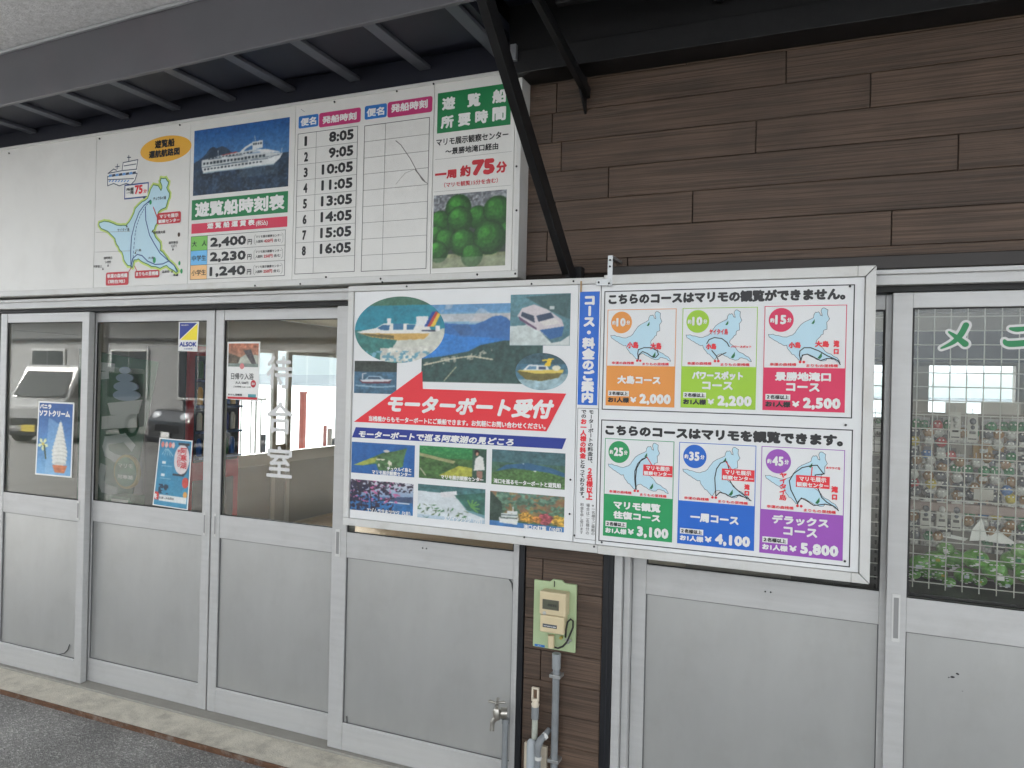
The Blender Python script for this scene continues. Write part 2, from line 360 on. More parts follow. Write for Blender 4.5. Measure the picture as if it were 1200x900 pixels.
# ------------------------------------------------------------------ ground, step, water, hills
def ground_mat():
    mt = bpy.data.materials.new('old_asphalt'); mt.use_nodes = True; n = mt.node_tree.nodes; L = mt.node_tree.links; p = n['Principled BSDF']
    tc = n.new('ShaderNodeTexCoord'); vo = n.new('ShaderNodeTexVoronoi'); vo.inputs['Scale'].default_value = 150; L.new(tc.outputs['Object'], vo.inputs[0])
    cr = n.new('ShaderNodeValToRGB'); e = cr.color_ramp.elements; e[0].color = (.17, .166, .16, 1); e[1].color = (.42, .41, .39, 1); e[1].position = .97; m1 = e.new(.72); m1.color = (.25, .245, .235, 1)
    sx = n.new('ShaderNodeSeparateColor'); L.new(vo.outputs['Color'], sx.inputs[0]); L.new(sx.outputs[0], cr.inputs[0]); 
    ns = n.new('ShaderNodeTexNoise'); ns.inputs['Scale'].default_value = 2.5; ns.inputs['Detail'].default_value = 8; L.new(tc.outputs['Object'], ns.inputs[0])
    mr = n.new('ShaderNodeMapRange'); mr.inputs[1].default_value = .3; mr.inputs[2].default_value = .7; mr.inputs[3].default_value = .75; mr.inputs[4].default_value = 1.3; L.new(ns.outputs[0], mr.inputs[0])
    vm = n.new('ShaderNodeVectorMath'); vm.operation = 'SCALE'; L.new(cr.outputs[0], vm.inputs[0]); L.new(mr.outputs[0], vm.inputs['Scale']); L.new(vm.outputs[0], p.inputs['Base Color'])
    bp = n.new('ShaderNodeBump'); bp.inputs['Strength'].default_value = .8; bp.inputs['Distance'].default_value = .006; L.new(vo.outputs['Distance'], bp.inputs['Height']); L.new(bp.outputs[0], p.inputs['Normal'])
    p.inputs['Roughness'].default_value = .9; return mt
g = B(); g.add([(-400,-400,-.030),(400,-400,-.030),(400,-.21,-.030),(-400,-.21,-.030)], [(0,1,2,3)])
g.build('ground', ground_mat(), kind='structure')
CONC = mat('sandy_concrete', (.58, .545, .465), .9, 0, .16, 14, .5, 160, dirt=((.20, .18, .15), .6, 9))
g = B().box(-12, 12, -.205, .5, -.6, -.012); g.build('pavement', CONC, kind='structure', bevel=.004)
RUST = mat('rusty_steel', (.13, .065, .035), .85, .2, .4, 25, .5, 90, (1, 1, 3), dirt=((.33, .30, .27), .7, 16))
g = B().box(-12, 12, -.213, -.2055, -.06, -.007)
g.build('kerb', RUST, kind='structure', bevel=.002)
g = B().box(-4.9, 6, .5, 4, -.6, -.014); g.build('interior_floor', mat('brown_floor', (.34, .26, .18), .45, 0, .12, 9), kind='structure')
g = B().box(-9.2, -4.9, -.1, 12, -1.9, -.05); g.build('quay_ground', mat('quay_concrete', (.32, .31, .29), .9, 0, .1, 3), kind='structure')
g = B().box(-4.9, 30, 4, 9, -1.9, -.05); g.build('shore_path', mat('quay_concrete', 0), kind='structure')
WATER = mat('lake_water', (.07, .11, .13), .28, 0, 0, 1, .7, 1.2, (1, 1, 1))
g = B().add([(-1400,-.3,-1.5),(1400,-.3,-1.5),(1400,1500,-1.5),(-1400,1500,-1.5)], [(0,1,2,3)]); g.build('lake', WATER, kind='structure')
def hills(name, cx, cy, rad, a0, a1, hf, seed, depth=260):
    rs = np.random.RandomState(seed); n = 120; b = B(); ph = rs.rand(6)*6.28; vs = []
    for i in range(n+1):
        a = a0+(a1-a0)*i/n; h = hf(i/n)
        for j in range(9):
            t = j/8; r = rad+depth*t; zz = -1.6+h*math.sin(math.pi*min(1, .02+t))**.8
            zz += 3*math.sin(a*90+ph[0]+t*7)*t*(1-t)*2
            vs.append((cx+r*math.sin(a), cy+r*math.cos(a), zz))
    fs = [(i*9+j, (i+1)*9+j, (i+1)*9+j+1, i*9+j+1) for i in range(n) for j in range(8)]
    b.add(vs, fs, 0, True); return b.build(name, mat('wooded_hillside', (.035, .06, .03), .9, 0, .3, .04), kind='structure')
hills('far_hills', 0, -D, 480, R(-95), R(-20), lambda t: 62+10*math.sin(t*9)+6*math.sin(t*23), 3)
hills('far_mountain', 0, -D, 480, R(-20), R(70), lambda t: 6+17*math.exp(-((t-.38)/.17)**2)+2*math.sin(t*14), 5)

# ------------------------------------------------------------------ sliding doors
ZT, ZW1, ZW0, ZB = 1.93, .945, .835, .118
def door(x0, x1, y, label, stl=.05, str_=.05, glass_z0=None, handles=(), seal=True):
    t = thing('sliding_door', ((x0+x1)/2, y, 0), label, 'door', 'aluminium sliding doors of the hall')
    T = .034; a, b_ = x0+stl, x1-str_
    B().box(x0, a, y, y+T, .0, ZT).build('stile', ALU, t, .002)
    B().box(b_, x1, y, y+T, .0, ZT).build('stile', ALU, t, .002)
    B().box(a, b_, y+.003, y+T-.003, ZT-.05, ZT).build('top_rail', ALU, t, .002)
    B().box(a, b_, y+.002, y+T-.002, ZW0, ZW1).build('waist_rail', ALU, t, .002)
    B().box(a, b_, y+.002, y+T-.002, 0.0, ZB).box(a, b_, y-.001, y+.004, ZB-.012, ZB-.006).build('bottom_rail', ALU, t, .0015)
    B().box(a, b_, y+.013, y+.018, ZW1, ZT-.05).build('glass_pane', GL, t)
    B().box(a, b_, y+.011, y+.017, ZB, ZW0).build('lower_panel', ALUP, t)
    s = B(); w = .006
    for zz0, zz1 in ((ZW1, ZT-.05), (ZB, ZW0)):
        if zz0 == ZB: s.build('gasket', RUBBER, t); s = B(); w = .0035
        s.box(a, a+w, y+.006, y+.0105, zz0, zz1).box(b_-w, b_, y+.006, y+.0105, zz0, zz1)
        s.box(a+w, b_-w, y+.006, y+.0105, zz0, zz0+w*.6).box(a+w, b_-w, y+.006, y+.0105, zz1-w*.6, zz1)
    s.build('panel_bead', mat('grey_bead', (.12, .12, .12), .6), t)
    for hx, z0, z1, w in handles:
        h = B().box(hx-w/2, hx+w/2, y-.003, y+.001, z0, z1); h.box(hx-w*.3, hx+w*.3, y-.0045, y-.003, z0+.012, z1-.012, 1)
        h.build('handle', [ALU2, mat('handle_recess', (.3, .3, .3), .4, .6)], t, .001)
    return t
d1 = door(-4.245, -3.548, 0, 'leftmost aluminium sliding door with a soft-serve poster on its glass', handles=((-3.592, .845, .945, .018),))
d2 = door(-3.60, -2.742, .045, 'aluminium sliding door with a round lantern festival poster and small blue and yellow sticker', handles=((-2.772, .84, .95, .012),))
d3 = door(-2.732, -1.93, .045, 'aluminium sliding door with white vertical lettering on its glass', handles=((-2.705, .84, .95, .012),))
d4 = door(-1.995, -1.118, 0, 'aluminium sliding door beside the wood-look pillar, its glass covered by the price board', stl=.075, str_=.014, handles=((-1.963, .835, .955, .026),))
d5 = door(-.665, .215, .045, 'aluminium sliding door right of the pillar, under the right end of the price board')
d6 = door(.183, 1.15, 0, 'rightmost aluminium sliding door with green outlined lettering and wire grid behind', stl=.058, handles=((.212, .80, .955, .024),))
d7 = door(-5.3, -4.30, .0, 'far left aluminium sliding door mostly outside the picture')
# small wear on the panels
def scuffs(t, pts, y, m_):
    b = B()
    for px, py, r in pts:
        x, z = W(px, py, y); rnd = random.Random(px)
        n = 7; b.poly([(x+r*(.5+rnd.random())*math.cos(k*2*math.pi/n), z+.6*r*(.5+rnd.random())*math.sin(k*2*math.pi/n)) for k in range(n)], y, 0)
    b.build('scuff_mark', m_, t)
scuffs(d6, [(1116, 793, .006), (1122, 790, .005), (1112, 794, .003), (1128, 810, .002)], .0095, INK)
CRV = mat('loosened_seal', (.10, .10, .10), .6)
for d_, pts, y in ((d4, [W(594, 676, .0), W(599, 684, .0), W(601, 697, .0), W(602, 718, 0)], 0), (d1, [W(66, 768), W(74, 766), W(78, 762), W(80, 756)], 0), (d4, [W(405, 840), W(405.5, 848), W(412, 853), W(560, 902)], 0)):
    B().tube([(p[0], .007, p[1]) for p in pts], .003, 6).build('loose_seal', CRV, d_)
for d_, px, py, y_, s_ in ((d5, 900, 693.5, .045, 1), (d4, 497.5, 642.5, 0, 0)):
    b = B(); x, z = W(px, py, y_)
    if s_: b.box(x-.022, x+.022, y_-.0015, y_+.0015, z-.011, z+.011, 1)
    for k in (-1, 1): b.ball((x+k*.009, y_-.0018*s_, z), .0032, 8, 4)
    b.build('fixing_screw', [INK, ALU], d_)
# window lettering on the waiting-room door (three characters, rounded white vinyl)
yb = .045+.0125
b = B()
for ch, (tl, br) in {'待': ((313, 417), (342, 456)), '合': ((313, 470), (343, 509)), '室': ((313, 522), (342, 561))}.items():
    x0, z1 = W(*tl, yb); x1, z0 = W(*br, yb); text(b, ch, x0, z0, x1, z1, yb, 0, .0028)
b.build('lettering', mat('white_vinyl', (.66, .66, .65), .45), d3)
b = B(); y2 = .0125
def brush(pts, ws, y, mi):
    P = [Vector(W(*p, y)) for p in pts]; n = 22; k = 0
    for i in range(len(P)-1):
        p0, p1, p2, p3 = P[max(i-1, 0)], P[i], P[i+1], P[min(i+2, len(P)-1)]
        for j in range(n+1):
            t = j/n; c = .5*((2*p1)+(p2-p0)*t+(2*p0-5*p1+4*p2-p3)*t*t+(3*p1-p0-3*p2+p3)*t**3); r_ = ws[i]*(1-t)+ws[i+1]*t
            b.ell(c.x, c.y, r_, r_, y-.000004*k, mi, 14); k += 1
for mi, g_, yy in ((0, .0075, y2), (1, 0, y2-.0006)):
    brush([(1132, 381), (1126, 392), (1117, 401), (1103, 408)], [.009+g_, .009+g_, .007+g_, .003+g_], yy, mi)
    brush([(1112, 389), (1122, 396), (1131, 403)], [.003+g_, .008+g_, .010+g_], yy-.00005, mi)
    brush([(1184, 385), (1192, 386), (1212, 384)], [.004+g_, .008+g_, .006+g_], yy, mi)
    brush([(1177, 399), (1184, 403), (1222, 400)], [.004+g_, .010+g_, .010+g_], yy-.00005, mi)
b.build('lettering', [mat('white_vinyl', 0), ink('sign_green', (10, 128, 72))], d6)

# header, jambs, bottom track, trims, pillar, upper cladding
t = thing('door_frame', (-1, 0, 0), 'light aluminium door frame with header rail and floor track around the sliding doors', 'door frame')
B().box(-6, 3, -.03, .1, ZT+.022, 2.0).box(-6, 3, -.045, -.03, 1.985, 2.0).build('header', ALU, t, .002)
B().box(-6, 3, .0, .09, ZT+.004, ZT+.022).build('header_groove', RUBBER, t)
B().box(-5.4, -1.105, -.02, .095, -.012, -.001).box(-.69, 3, -.02, .095, -.012, -.001).build('floor_track', mat('dull_track', (.30, .29, .26), .7, .1, .1, 8), t, .001)
B().box(-1.117, -1.104, -.012, .095, 0, ZT+.004).build('jamb', ALU, t, .001)
B().box(-.722, -.692, -.012, .095, 0, ZT+.004).box(-.690, -.667, .01, .095, 0, ZT+.004).build('jamb', ALU, t, .002)
p_ = thing('pillar', (-.91, 0, 0), 'brown wood-look clad pillar with black corner trims between the doors', 'pillar')
B().box(-1.078, -.765, .005, .35, -.012, 2.0).build('core', BLACKM, p_)
B().box(-1.103, -1.079, -.014, .1, -.012, 1.98).build('corner_trim', BLACKM, p_, .002)
B().box(-.764, -.724, -.014, .1, -.012, 1.98).build('corner_trim', BLACKM, p_, .002)
B().box(-.745, -.741, -.0165, -.0142, -.012, 1.98).build('trim_rib', STEEL, p_)
def plank(x0, x1, z0, z1, par):
    gz = .0014; B().box(x0+.0015, x1-.0015, -.007, .005, z0+gz/2, z1-gz/2).build('plank', WOOD, par, .002)
for k in range(-9, 9):
    z1 = .933-.1172*k; z0 = max(z1-.1172, -.012)
    if z1 > 1.99: continue
    if z1 < 0: break
    if k % 3 == 0: plank(-1.078, -1.006, z0, z1, p_); plank(-1.006, -.765, z0, z1, p_)
    else: plank(-1.078, -.765, z0, z1, p_)
cw = thing('clad_wall', (0, 0, 2.0), 'dark brown wood-look plank wall above the doors under the black canopy', 'wall')
B().box(-1.3, 3, .0055, .2, 2.0, 3.2).build('wall_base', mat('dark_brown_backing', (.02, .014, .01), .8), cw)
rows = [[-.994, -.161, 1.6], [-1.01, .102, 1.9], [-.97, -.255, 1.5], [-1.03, -.78, .357], [-.99, -.467, 1.35], [-1.02, .173, 1.95], [-.7, 1.1]]
for k, js in enumerate([[-.5, .9]]+rows):
    z1 = 2.77-.1145*(k-1); z0 = z1-.1145
    if z0 < 2.012: z0 = 2.03
    xs = [-1.16]+js+[3.0]
    for a, c in zip(xs, xs[1:]): plank(a, c, z0, z1, cw)
B().box(-.75, 3, -.05, .0, 2.001, 2.045).build('flashing', mat('dark_brown_flashing', (.03, .026, .024), .4, .4), cw, .003)

# ------------------------------------------------------------------ canopy
c_ = thing('canopy', (-1, -.4, 2.86), 'dark steel canopy with rafters and grey fascia over the doors', 'canopy')
YF = lambda x: -.422-.0428*(x+3.65)
def skew(b, x0, x1, d0, d1, z0, z1, mi=0):      # strip following the slightly splayed fascia line; d0, d1 behind its face
    vs = [(x, YF(x)+d, z) for z in (z0, z1) for x, d in ((x0, d0), (x1, d0), (x1, d1), (x0, d1))]
    return b.add(vs, [(0,3,2,1),(4,5,6,7),(0,1,5,4),(1,2,6,5),(2,3,7,6),(3,0,4,7)], mi)
skew(B(), -9, -.96, 0, .02, 2.862, 3.13).build('fascia', FASC, c_, .004)
skew(B(), -9, -.96, -.017, -.0005, 3.100, 3.114).build('fascia_lip', mat('pale_edge', (.4, .41, .43), .4, .3), c_, .003)
B().add([(x, y, z) for z in (3.116, 3.2) for x, y in ((-9, -3.4), (3.5, -3.4), (3.5, -.56), (-.96, YF(-.96)-.0015), (-9, YF(-9)-.0015))], [(4,3,2,1,0),(5,6,7,8,9),(0,1,6,5),(1,2,7,6),(2,3,8,7),(3,4,9,8),(4,0,5,9)]).build('soffit', SOFF, c_)  # outer part, out of view over the camera, extended to shade the upper wall
skew(B(), -9, -1.165, .0205, .35, 2.906, 2.95).box(-9, -1.165, -.36, .004, 2.951, 2.99).box(-1.164, 3.5, -.4245, .2, 3.05, 3.12).build('ceiling', NAVY, c_)
B().box(-.93, 3.5, -.555, -.50, 2.95, 3.112).build('edge_beam', STEELB, c_, .004)
B().box(-1.16, 3.5, -.13, .004, 2.775, 2.86).box(-1.16, 3.5, -.10, .003, 2.86, 3.05).build('wall_beam', STEELB, c_, .003)
B().box(-9, -1.161, -.03, .0, 2.83, 2.950).build('wall_beam', NAVY, c_, .003)
rx = [-1.22-.343*k for k in range(17)]
for x in rx:
    B().box(x-.026, x+.026, YF(x)+.022, -.034, 2.890, 2.9055).build('rafter', RAFT, c_, .002)
for x in (-.60, -.2, .25, .8):
    B().beam((x, -.445, 2.90), (x+.22, -.12, 3.0), .03, .03).beam((x+.22, -.12, 2.93), (x+.44, -.445, 2.99), .03, .03).build('truss_web', STEELB, c_, .002)
B().box(-.9, 3.5, -.30, -.27, 2.92, 2.95).build('purlin', STEELB, c_, .002)
br = thing('canopy_bracket', (-.9, 0, 2.0), 'black angled steel bracket bracing the canopy beside the timetable board', 'bracket')
B().beam((-.885, -.045, 1.975), (-.885, -1.5, 3.20), .004, .062).beam((-.911, -.06, 2.022), (-.911, -1.5, 3.235), .05, .006).build('brace', STEELB, br, .0015)
B().beam((-.868, -.01, 2.71), (-.868, -1.5, 2.99), .022, .04).build('arm', STEELB, br, .002)
b = B(); gy = [(-.008, 2.635), (-.008, 2.77), (-.16, 2.765)]; b.add([(-.880, p[0], p[1]) for p in gy]+[(-.872, p[0], p[1]) for p in gy], [(0, 2, 1), (3, 4, 5), (0, 1, 4, 3), (1, 2, 5, 4), (2, 0, 3, 5)]); b.build('gusset', STEELB, br)
B().box(-.925, -.865, -.05, -.008, 1.95, 2.05).build('foot_plate', STEELB, br, .001)
gb = W(619, 80)
B().box(gb[0]-.012, gb[0]+.012, -.155, -.135, gb[1]-.03, gb[1]+.03).build('clip', mat('dull_zinc', (.3, .31, .33), .4, .6), br, .002)

# ------------------------------------------------------------------ picture painters
def pic_ship():
    p = Pic(130, 84, (22, 80, 146), (110, 160, 200))
    p.poly([(0,.50),(.06,.46),(.12,.40),(.17,.31),(.21,.28),(.25,.31),(.31,.29),(.36,.33),(.44,.44),(.7,.50),(1,.50),(1,.60),(0,.62)], (36, 56, 78), .3, 14)
    p.rect(0, .585, 1, 1, (24, 44, 66), .6, cells=16); p.noise(.2, 50); p.speck(p.V > .6, (60, 84, 108), 50, .6, 21, .6); p.fill((p.V > .6) & (p.V < .8) & (abs(p.U-.7) < .2), (88, 108, 120), .3, 20, .35)
    p.poly([(.09,.585),(.80,.56),(.94,.50),(.91,.58),(.85,.65),(.11,.665)], (222, 226, 226), .08); p.poly([(.09,.475),(.72,.455),(.93,.50),(.80,.555),(.09,.575)], (206, 212, 214), .08)
    p.poly([(.10,.465),(.30,.43),(.64,.40),(.70,.45),(.1,.47)], (198, 206, 210)); p.poly([(.30,.425),(.46,.40),(.48,.415),(.32,.435)], (170, 60, 62))
    p.poly([(.625,.29),(.735,.28),(.735,.39),(.63,.41)], (218, 222, 224)); p.poly([(.50,.41),(.55,.35),(.62,.30),(.63,.33),(.57,.37),(.53,.42)], (214, 220, 222)); p.poly([(.64,.40),(.78,.42),(.93,.49),(.72,.46)], (226, 228, 228))
    p.ln([(.66,.29),(.65,.2)], .003, (190, 195, 200)); p.ln([(.27,.44),(.265,.35)], .003, (180, 190, 195)); p.ln([(.925,.50),(.93,.43)], .0025, (200, 200, 200)); p.ln([(.09,.58),(.93,.525)], .0035, (120, 132, 140)); p.ln([(.11,.668),(.85,.655)], .005, (150, 176, 190))
    for i in range(18):
        u = .105+.037*i; p.rect(u, .505-.02*(u-.12), u+.026, .545-.03*(u-.12), (44, 56, 66))
        if i < 17: p.rect(u+.01, .60-.03*(u-.12), u+.033, .625-.03*(u-.12), (52, 62, 72))
        if i < 14: p.rect(u+.02, .445-.03*(u-.12), u+.044, .463-.03*(u-.12), (56, 66, 76))
    for i in range(4): p.rect(.635+.024*i, .31, .651+.024*i, .34, (46, 56, 66))
    return p
def pic_marimo():
    p = Pic(76, 76, (60, 66, 70), (46, 60, 44)); p.noise(.3, 20)
    p.fill(p.V < .22, (112, 116, 122), .6, 30); p.speck(p.V < .2, (170, 174, 178), 40, .66, 5); p.rect(0, .82, 1, 1, (130, 138, 100), .4)
    for u, v, r in ((.35,.2,.18),(.95,.5,.2),(.1,.36,.14),(.62,.34,.15),(.88,.27,.19),(.06,.55,.12),(.18,.62,.15),(.37,.36,.18),(.08,.78,.14),(.42,.66,.18),(.78,.62,.22),(.55,.85,.15)):
        for k in range(7):
            q = 1-k/7; p.ell(u-.012*k, v-.016*k, r*q, r*q*1.05, (18+7*k, 62+14*k, 14+5*k), .3)
    p.noise(.2, 50); p.fill(p.V > .86, (150, 160, 140), .2, a=.45); return p
def pic_speedboat():
    p = Pic(110, 84, (40, 128, 110), (44, 122, 120)); p.fill(p.V < .13, (60, 110, 88), .2); p.fill((p.V > .13) & (p.V < .5), (24, 128, 150), .15, 20); p.fill(p.V > .5, (50, 118, 112), .25, 20)
    p.poly([(.5,.62),(1,.48),(1,1),(.5,1),(.40,.86)], (200, 202, 190), .15); p.poly([(.3,.78),(.9,.74),(.8,.98),(.3,.98)], (205, 205, 195), .25, 20); p.speck(p.V > .82, (110, 165, 185), 30, .55, 9)
    p.poly([(.02,.53),(.24,.47),(.33,.40),(.82,.42),(.86,.52),(.80,.62),(.5,.65),(.2,.60)], (228, 228, 222)); p.poly([(.04,.55),(.84,.56),(.78,.64),(.5,.66),(.2,.61)], (205, 165, 88), .1); p.poly([(.05,.55),(.45,.585),(.45,.64),(.2,.60)], (60, 62, 40), a=.7)
    p.rect(.37, .32, .41, .42, (225, 228, 228)); p.rect(.69, .30, .82, .44, (222, 226, 226)); p.poly([(.26,.47),(.32,.42),(.40,.43),(.39,.51),(.3,.50)], (40, 96, 140)); p.rect(.44, .41, .55, .5, (50, 110, 150)); p.poly([(.59,.42),(.69,.42),(.66,.5),(.59,.5)], (50, 110, 150))
    p.poly([(.78,.46),(.86,.24),(.90,.23),(.84,.46)], (35, 70, 150)); p.poly([(.81,.46),(.90,.23),(.925,.25),(.86,.46)], (190, 60, 50)); p.poly([(.845,.46),(.925,.25),(.95,.28),(.89,.46)], (230, 190, 60)); p.ln([(.76,.52),(.9,.52)], .008, (50, 60, 80)); p.rect(.9, .44, .95, .52, (228, 228, 225)); return p
def pic_landscape():
    p = Pic(130, 90, (100, 158, 196), (205, 200, 196)); p.fill(p.V < .1, (96, 150, 196), .1); p.speck((p.V < .24), (200, 200, 204), 6, .55, 12, .5); p.fill((p.V > .12) & (p.V < .22), (208, 196, 190), .12, 9, a=.7)
    p.poly([(0,.26),(.18,.24),(.3,.25),(.45,.26),(.52,.22),(.6,.16),(.66,.15),(.71,.18),(.76,.25),(1,.28),(1,.55),(0,.55)], (48, 104, 170), .12, 10)
    p.poly([(0,.36),(.2,.37),(.35,.42),(.5,.42),(.7,.44),(.72,.48),(.4,.6),(0,.72)], (40, 118, 196), .12, 8); p.poly([(.25,.27),(.4,.26),(.45,.40),(.33,.40)], (52, 96, 150), .2)
    p.poly([(0,.70),(.2,.66),(.4,.60),(.5,.52),(.7,.46),(1,.5),(1,1),(0,1)], (44, 74, 70), .35, 30)
    p.speck(p.inside([(.02,.75),(.2,.68),(.45,.62),(.62,.54),(.62,.66),(.3,.74),(.08,.8)]), (190, 186, 168), 42, .63, 4, .8); p.ln([(.02,.78),(.25,.70),(.42,.66),(.6,.70)], .006, (205, 196, 170)); p.ln([(.2,.98),(.3,.8)], .004, (190, 185, 150)); p.noise(.12, 50); return p
def pic_cruiser():
    p = Pic(76, 66, (92, 140, 150), (70, 110, 120)); p.noise(.2, 20); p.poly([(.25,.05),(1,0),(1,.5),(.6,.3)], (62, 96, 98), .2); p.poly([(0,.62),(.3,.6),(.5,.72),(.7,.95),(1,1),(0,1)], (196, 206, 204), .15); p.poly([(.55,.98),(.85,.92),(1,.8),(1,1)], (205, 210, 208))
    p.poly([(.12,.42),(.2,.27),(.4,.20),(.62,.3),(.86,.5),(.9,.62),(.86,.82),(.66,.86),(.5,.72),(.3,.62)], (205, 196, 200)); p.poly([(.5,.70),(.9,.63),(.87,.82),(.68,.88)], (40, 92, 150)); p.poly([(.14,.42),(.45,.66),(.45,.70),(.16,.5)], (96, 70, 100)); p.poly([(.2,.34),(.4,.42),(.42,.56),(.18,.42)], (48, 62, 84)); p.poly([(.44,.42),(.68,.36),(.74,.46),(.48,.54)], (50, 66, 92)); p.poly([(.5,.54),(.76,.48),(.84,.58),(.58,.62)], (214, 210, 205)); p.rect(.66,.24,.74,.3,(190,200,200)); return p
def pic_smallboat():
    p = Pic(60, 48, (44, 62, 64), (60, 100, 124)); p.fill(p.V < .33, (46, 56, 50), .4, 16); p.fill(p.V > .33, (58, 98, 124), .35, 16); p.poly([(.12,.6),(.9,.55),(.84,.68),(.2,.70)], (96, 50, 62)); p.poly([(.14,.58),(.92,.55),(.8,.62),(.2,.65)], (205, 208, 212)); p.poly([(.25,.58),(.34,.46),(.62,.46),(.72,.56)], (140, 170, 190)); p.poly([(.34,.5),(.6,.5),(.64,.55),(.32,.56)], (50, 76, 100)); p.ln([(.2,.56),(.2,.4),(.28,.38)], .012, (190, 195, 200)); p.ln([(.05,.76),(.6,.80),(.95,.76)], .02, (130, 165, 185)); return p
def pic_yellowboat():
    p = Pic(64, 48, (52, 96, 120), (90, 140, 160)); p.noise(.25, 12); p.fill(p.V < .3, (50, 84, 96), .3); p.poly([(0,.75),(1,.55),(1,1),(0,1)], (150, 178, 186), .3)
    p.poly([(.02,.5),(.5,.5),(.92,.48),(.82,.66),(.5,.76),(.2,.72)], (110, 100, 46), .15); p.poly([(.02,.48),(.4,.44),(.92,.45),(.9,.53),(.4,.56)], (226, 200, 90)); p.poly([(.14,.47),(.25,.32),(.6,.33),(.66,.46)], (222, 226, 226)); p.poly([(.2,.45),(.27,.36),(.4,.36),(.4,.45)], (96, 140, 170)); p.rect(.44,.37,.58,.44,(60,80,110)); p.poly([(.55,.34),(.64,.14),(.7,.14),(.66,.36)], (236, 196, 40)); p.ln([(.52,.2),(.72,.16)], .014, (236, 196, 50)); p.ell(.78,.4,.08,.07,(230,225,200)); return p
def pic_island():
    p = Pic(84, 50, (30, 92, 162)); p.noise(.1, 14); p.poly([(.04,.74),(.3,.5),(.5,.3),(.7,.22),(.88,.1),(.84,.4),(.82,.7),(.6,.86),(.44,.86),(.4,.66),(.25,.72)], (70, 108, 64), .45, 20); p.poly([(.04,.74),(.3,.5),(.42,.45),(.38,.62),(.2,.74)], (150, 160, 70), .25); p.speck(p.inside([(.4,.5),(.65,.5),(.65,.75),(.44,.75)]), (205, 200, 180), 18, .55, 3); p.ell(.56,.24,.05,.04,(200,198,190)); return p
def pic_tank():
    p = Pic(84, 52, (30, 128, 66), (60, 90, 40)); p.fill(p.V > .35, (62, 100, 48), .5, 18); p.poly([(.3,.88),(.6,.55),(.85,.6),(.9,.8),(.5,.95)], (166, 168, 64), .3, 24); p.poly([(0,.22),(.55,.42),(.52,.5),(0,.32)], (150, 150, 104), .25); p.ln([(.02,.7),(.1,.9)], .01, (180, 180, 150)); p.speck(p.V < .3, (80, 160, 84), 40, .6, 8, .5)
    p.rect(.8, .02, 1, 1, (46, 78, 62), .2); p.poly([(.84,.3),(.9,.2),(.95,.26),(.98,.62),(.82,.66)], (222, 222, 216)); p.ell(.86,.12,.035,.09,(30,24,22)); p.ell(.865,.16,.02,.05,(190,140,115)); p.poly([(.86,.66),(.95,.66),(.94,.95),(.87,.95)], (150, 110, 96)); return p
def pic_forestlake():
    p = Pic(88, 52, (52, 92, 96), (70, 108, 56)); p.noise(.35, 22); p.fill(p.V < .35, (60, 98, 104), .3, 24); p.poly([(.05,.62),(.2,.42),(.5,.33),(.8,.42),(1,.55),(1,.7),(.8,.58),(.5,.52),(.3,.5)], (44, 92, 128), .15); p.fill(((p.U-.5)/.8)**2+((p.V-1.15)/.62)**2 < 1, (74, 112, 58), .45, 40); p.ell(.6,.55,.02,.015,(230,230,225)); p.ell(.44,.36,.012,.015,(200,210,215)); return p
def pic_blossom():
    p = Pic(84, 50, (206, 208, 214), (40, 96, 160)); p.fill(p.V > .5, (48, 110, 170), .3, 16); p.poly([(.4,.55),(.75,.46),(1,.42),(1,.62),(.5,.6)], (66, 84, 116), .2); p.rect(.55,.62,.95,.66,(210,216,222)); full = p.V > -1
    p.speck(full & (p.U < .7), (44, 36, 58), 26, .56, 3); p.speck(full & (p.U < .8) & (p.V < .7), (190, 104, 150), 22, .6, 13); p.speck(full & (p.U < .3), (34, 34, 60), 30, .52, 17); p.speck(full & (p.V < .3), (50, 44, 60), 34, .56, 19)
    for q in ([(.3,0),(.36,1)], [(.1,0),(.2,.9)], [(0,.5),(.5,.2)], [(.36,.7),(.7,.5)]): p.ln(q, .008, (44, 34, 44))
    return p
def pic_whiteflower():
    p = Pic(84, 52, (70, 120, 122), (120, 160, 170)); p.fill(p.V < .28, (64, 108, 110), .35, 20); p.poly([(0,.2),(.4,.22),(.6,.35),(.75,.7),(1,.85),(1,1),(0,1)], (206, 214, 218), .1); p.poly([(.34,.2),(.58,.12),(.6,.32),(.36,.34)], (220, 220, 222), .1); p.poly([(.55,.25),(1,.1),(1,.75),(.75,.65)], (54, 104, 92), .3); rnd = random.Random(4)
    for k in range(46):
        u, v = rnd.random()*.75+.02, .55+.42*rnd.random(); a = rnd.random()*3.1; p.poly([(u,v),(u+.05*math.cos(a),v+.07*math.sin(a)-.01),(u+.09*math.cos(a),v+.13*math.sin(a)),(u+.05*math.cos(a)+.015,v+.07*math.sin(a)+.02)], (rnd.randint(40,84), rnd.randint(84,120), 56))
    for a in (-.5, -.9, -1.4, -2, .2, .7): p.ln([(.8,.55),(.8+.12*math.cos(a),.55+.2*math.sin(a))], .012, (96, 150, 80))
    p.fill((p.V > .9), (150, 180, 205), a=.5); return p
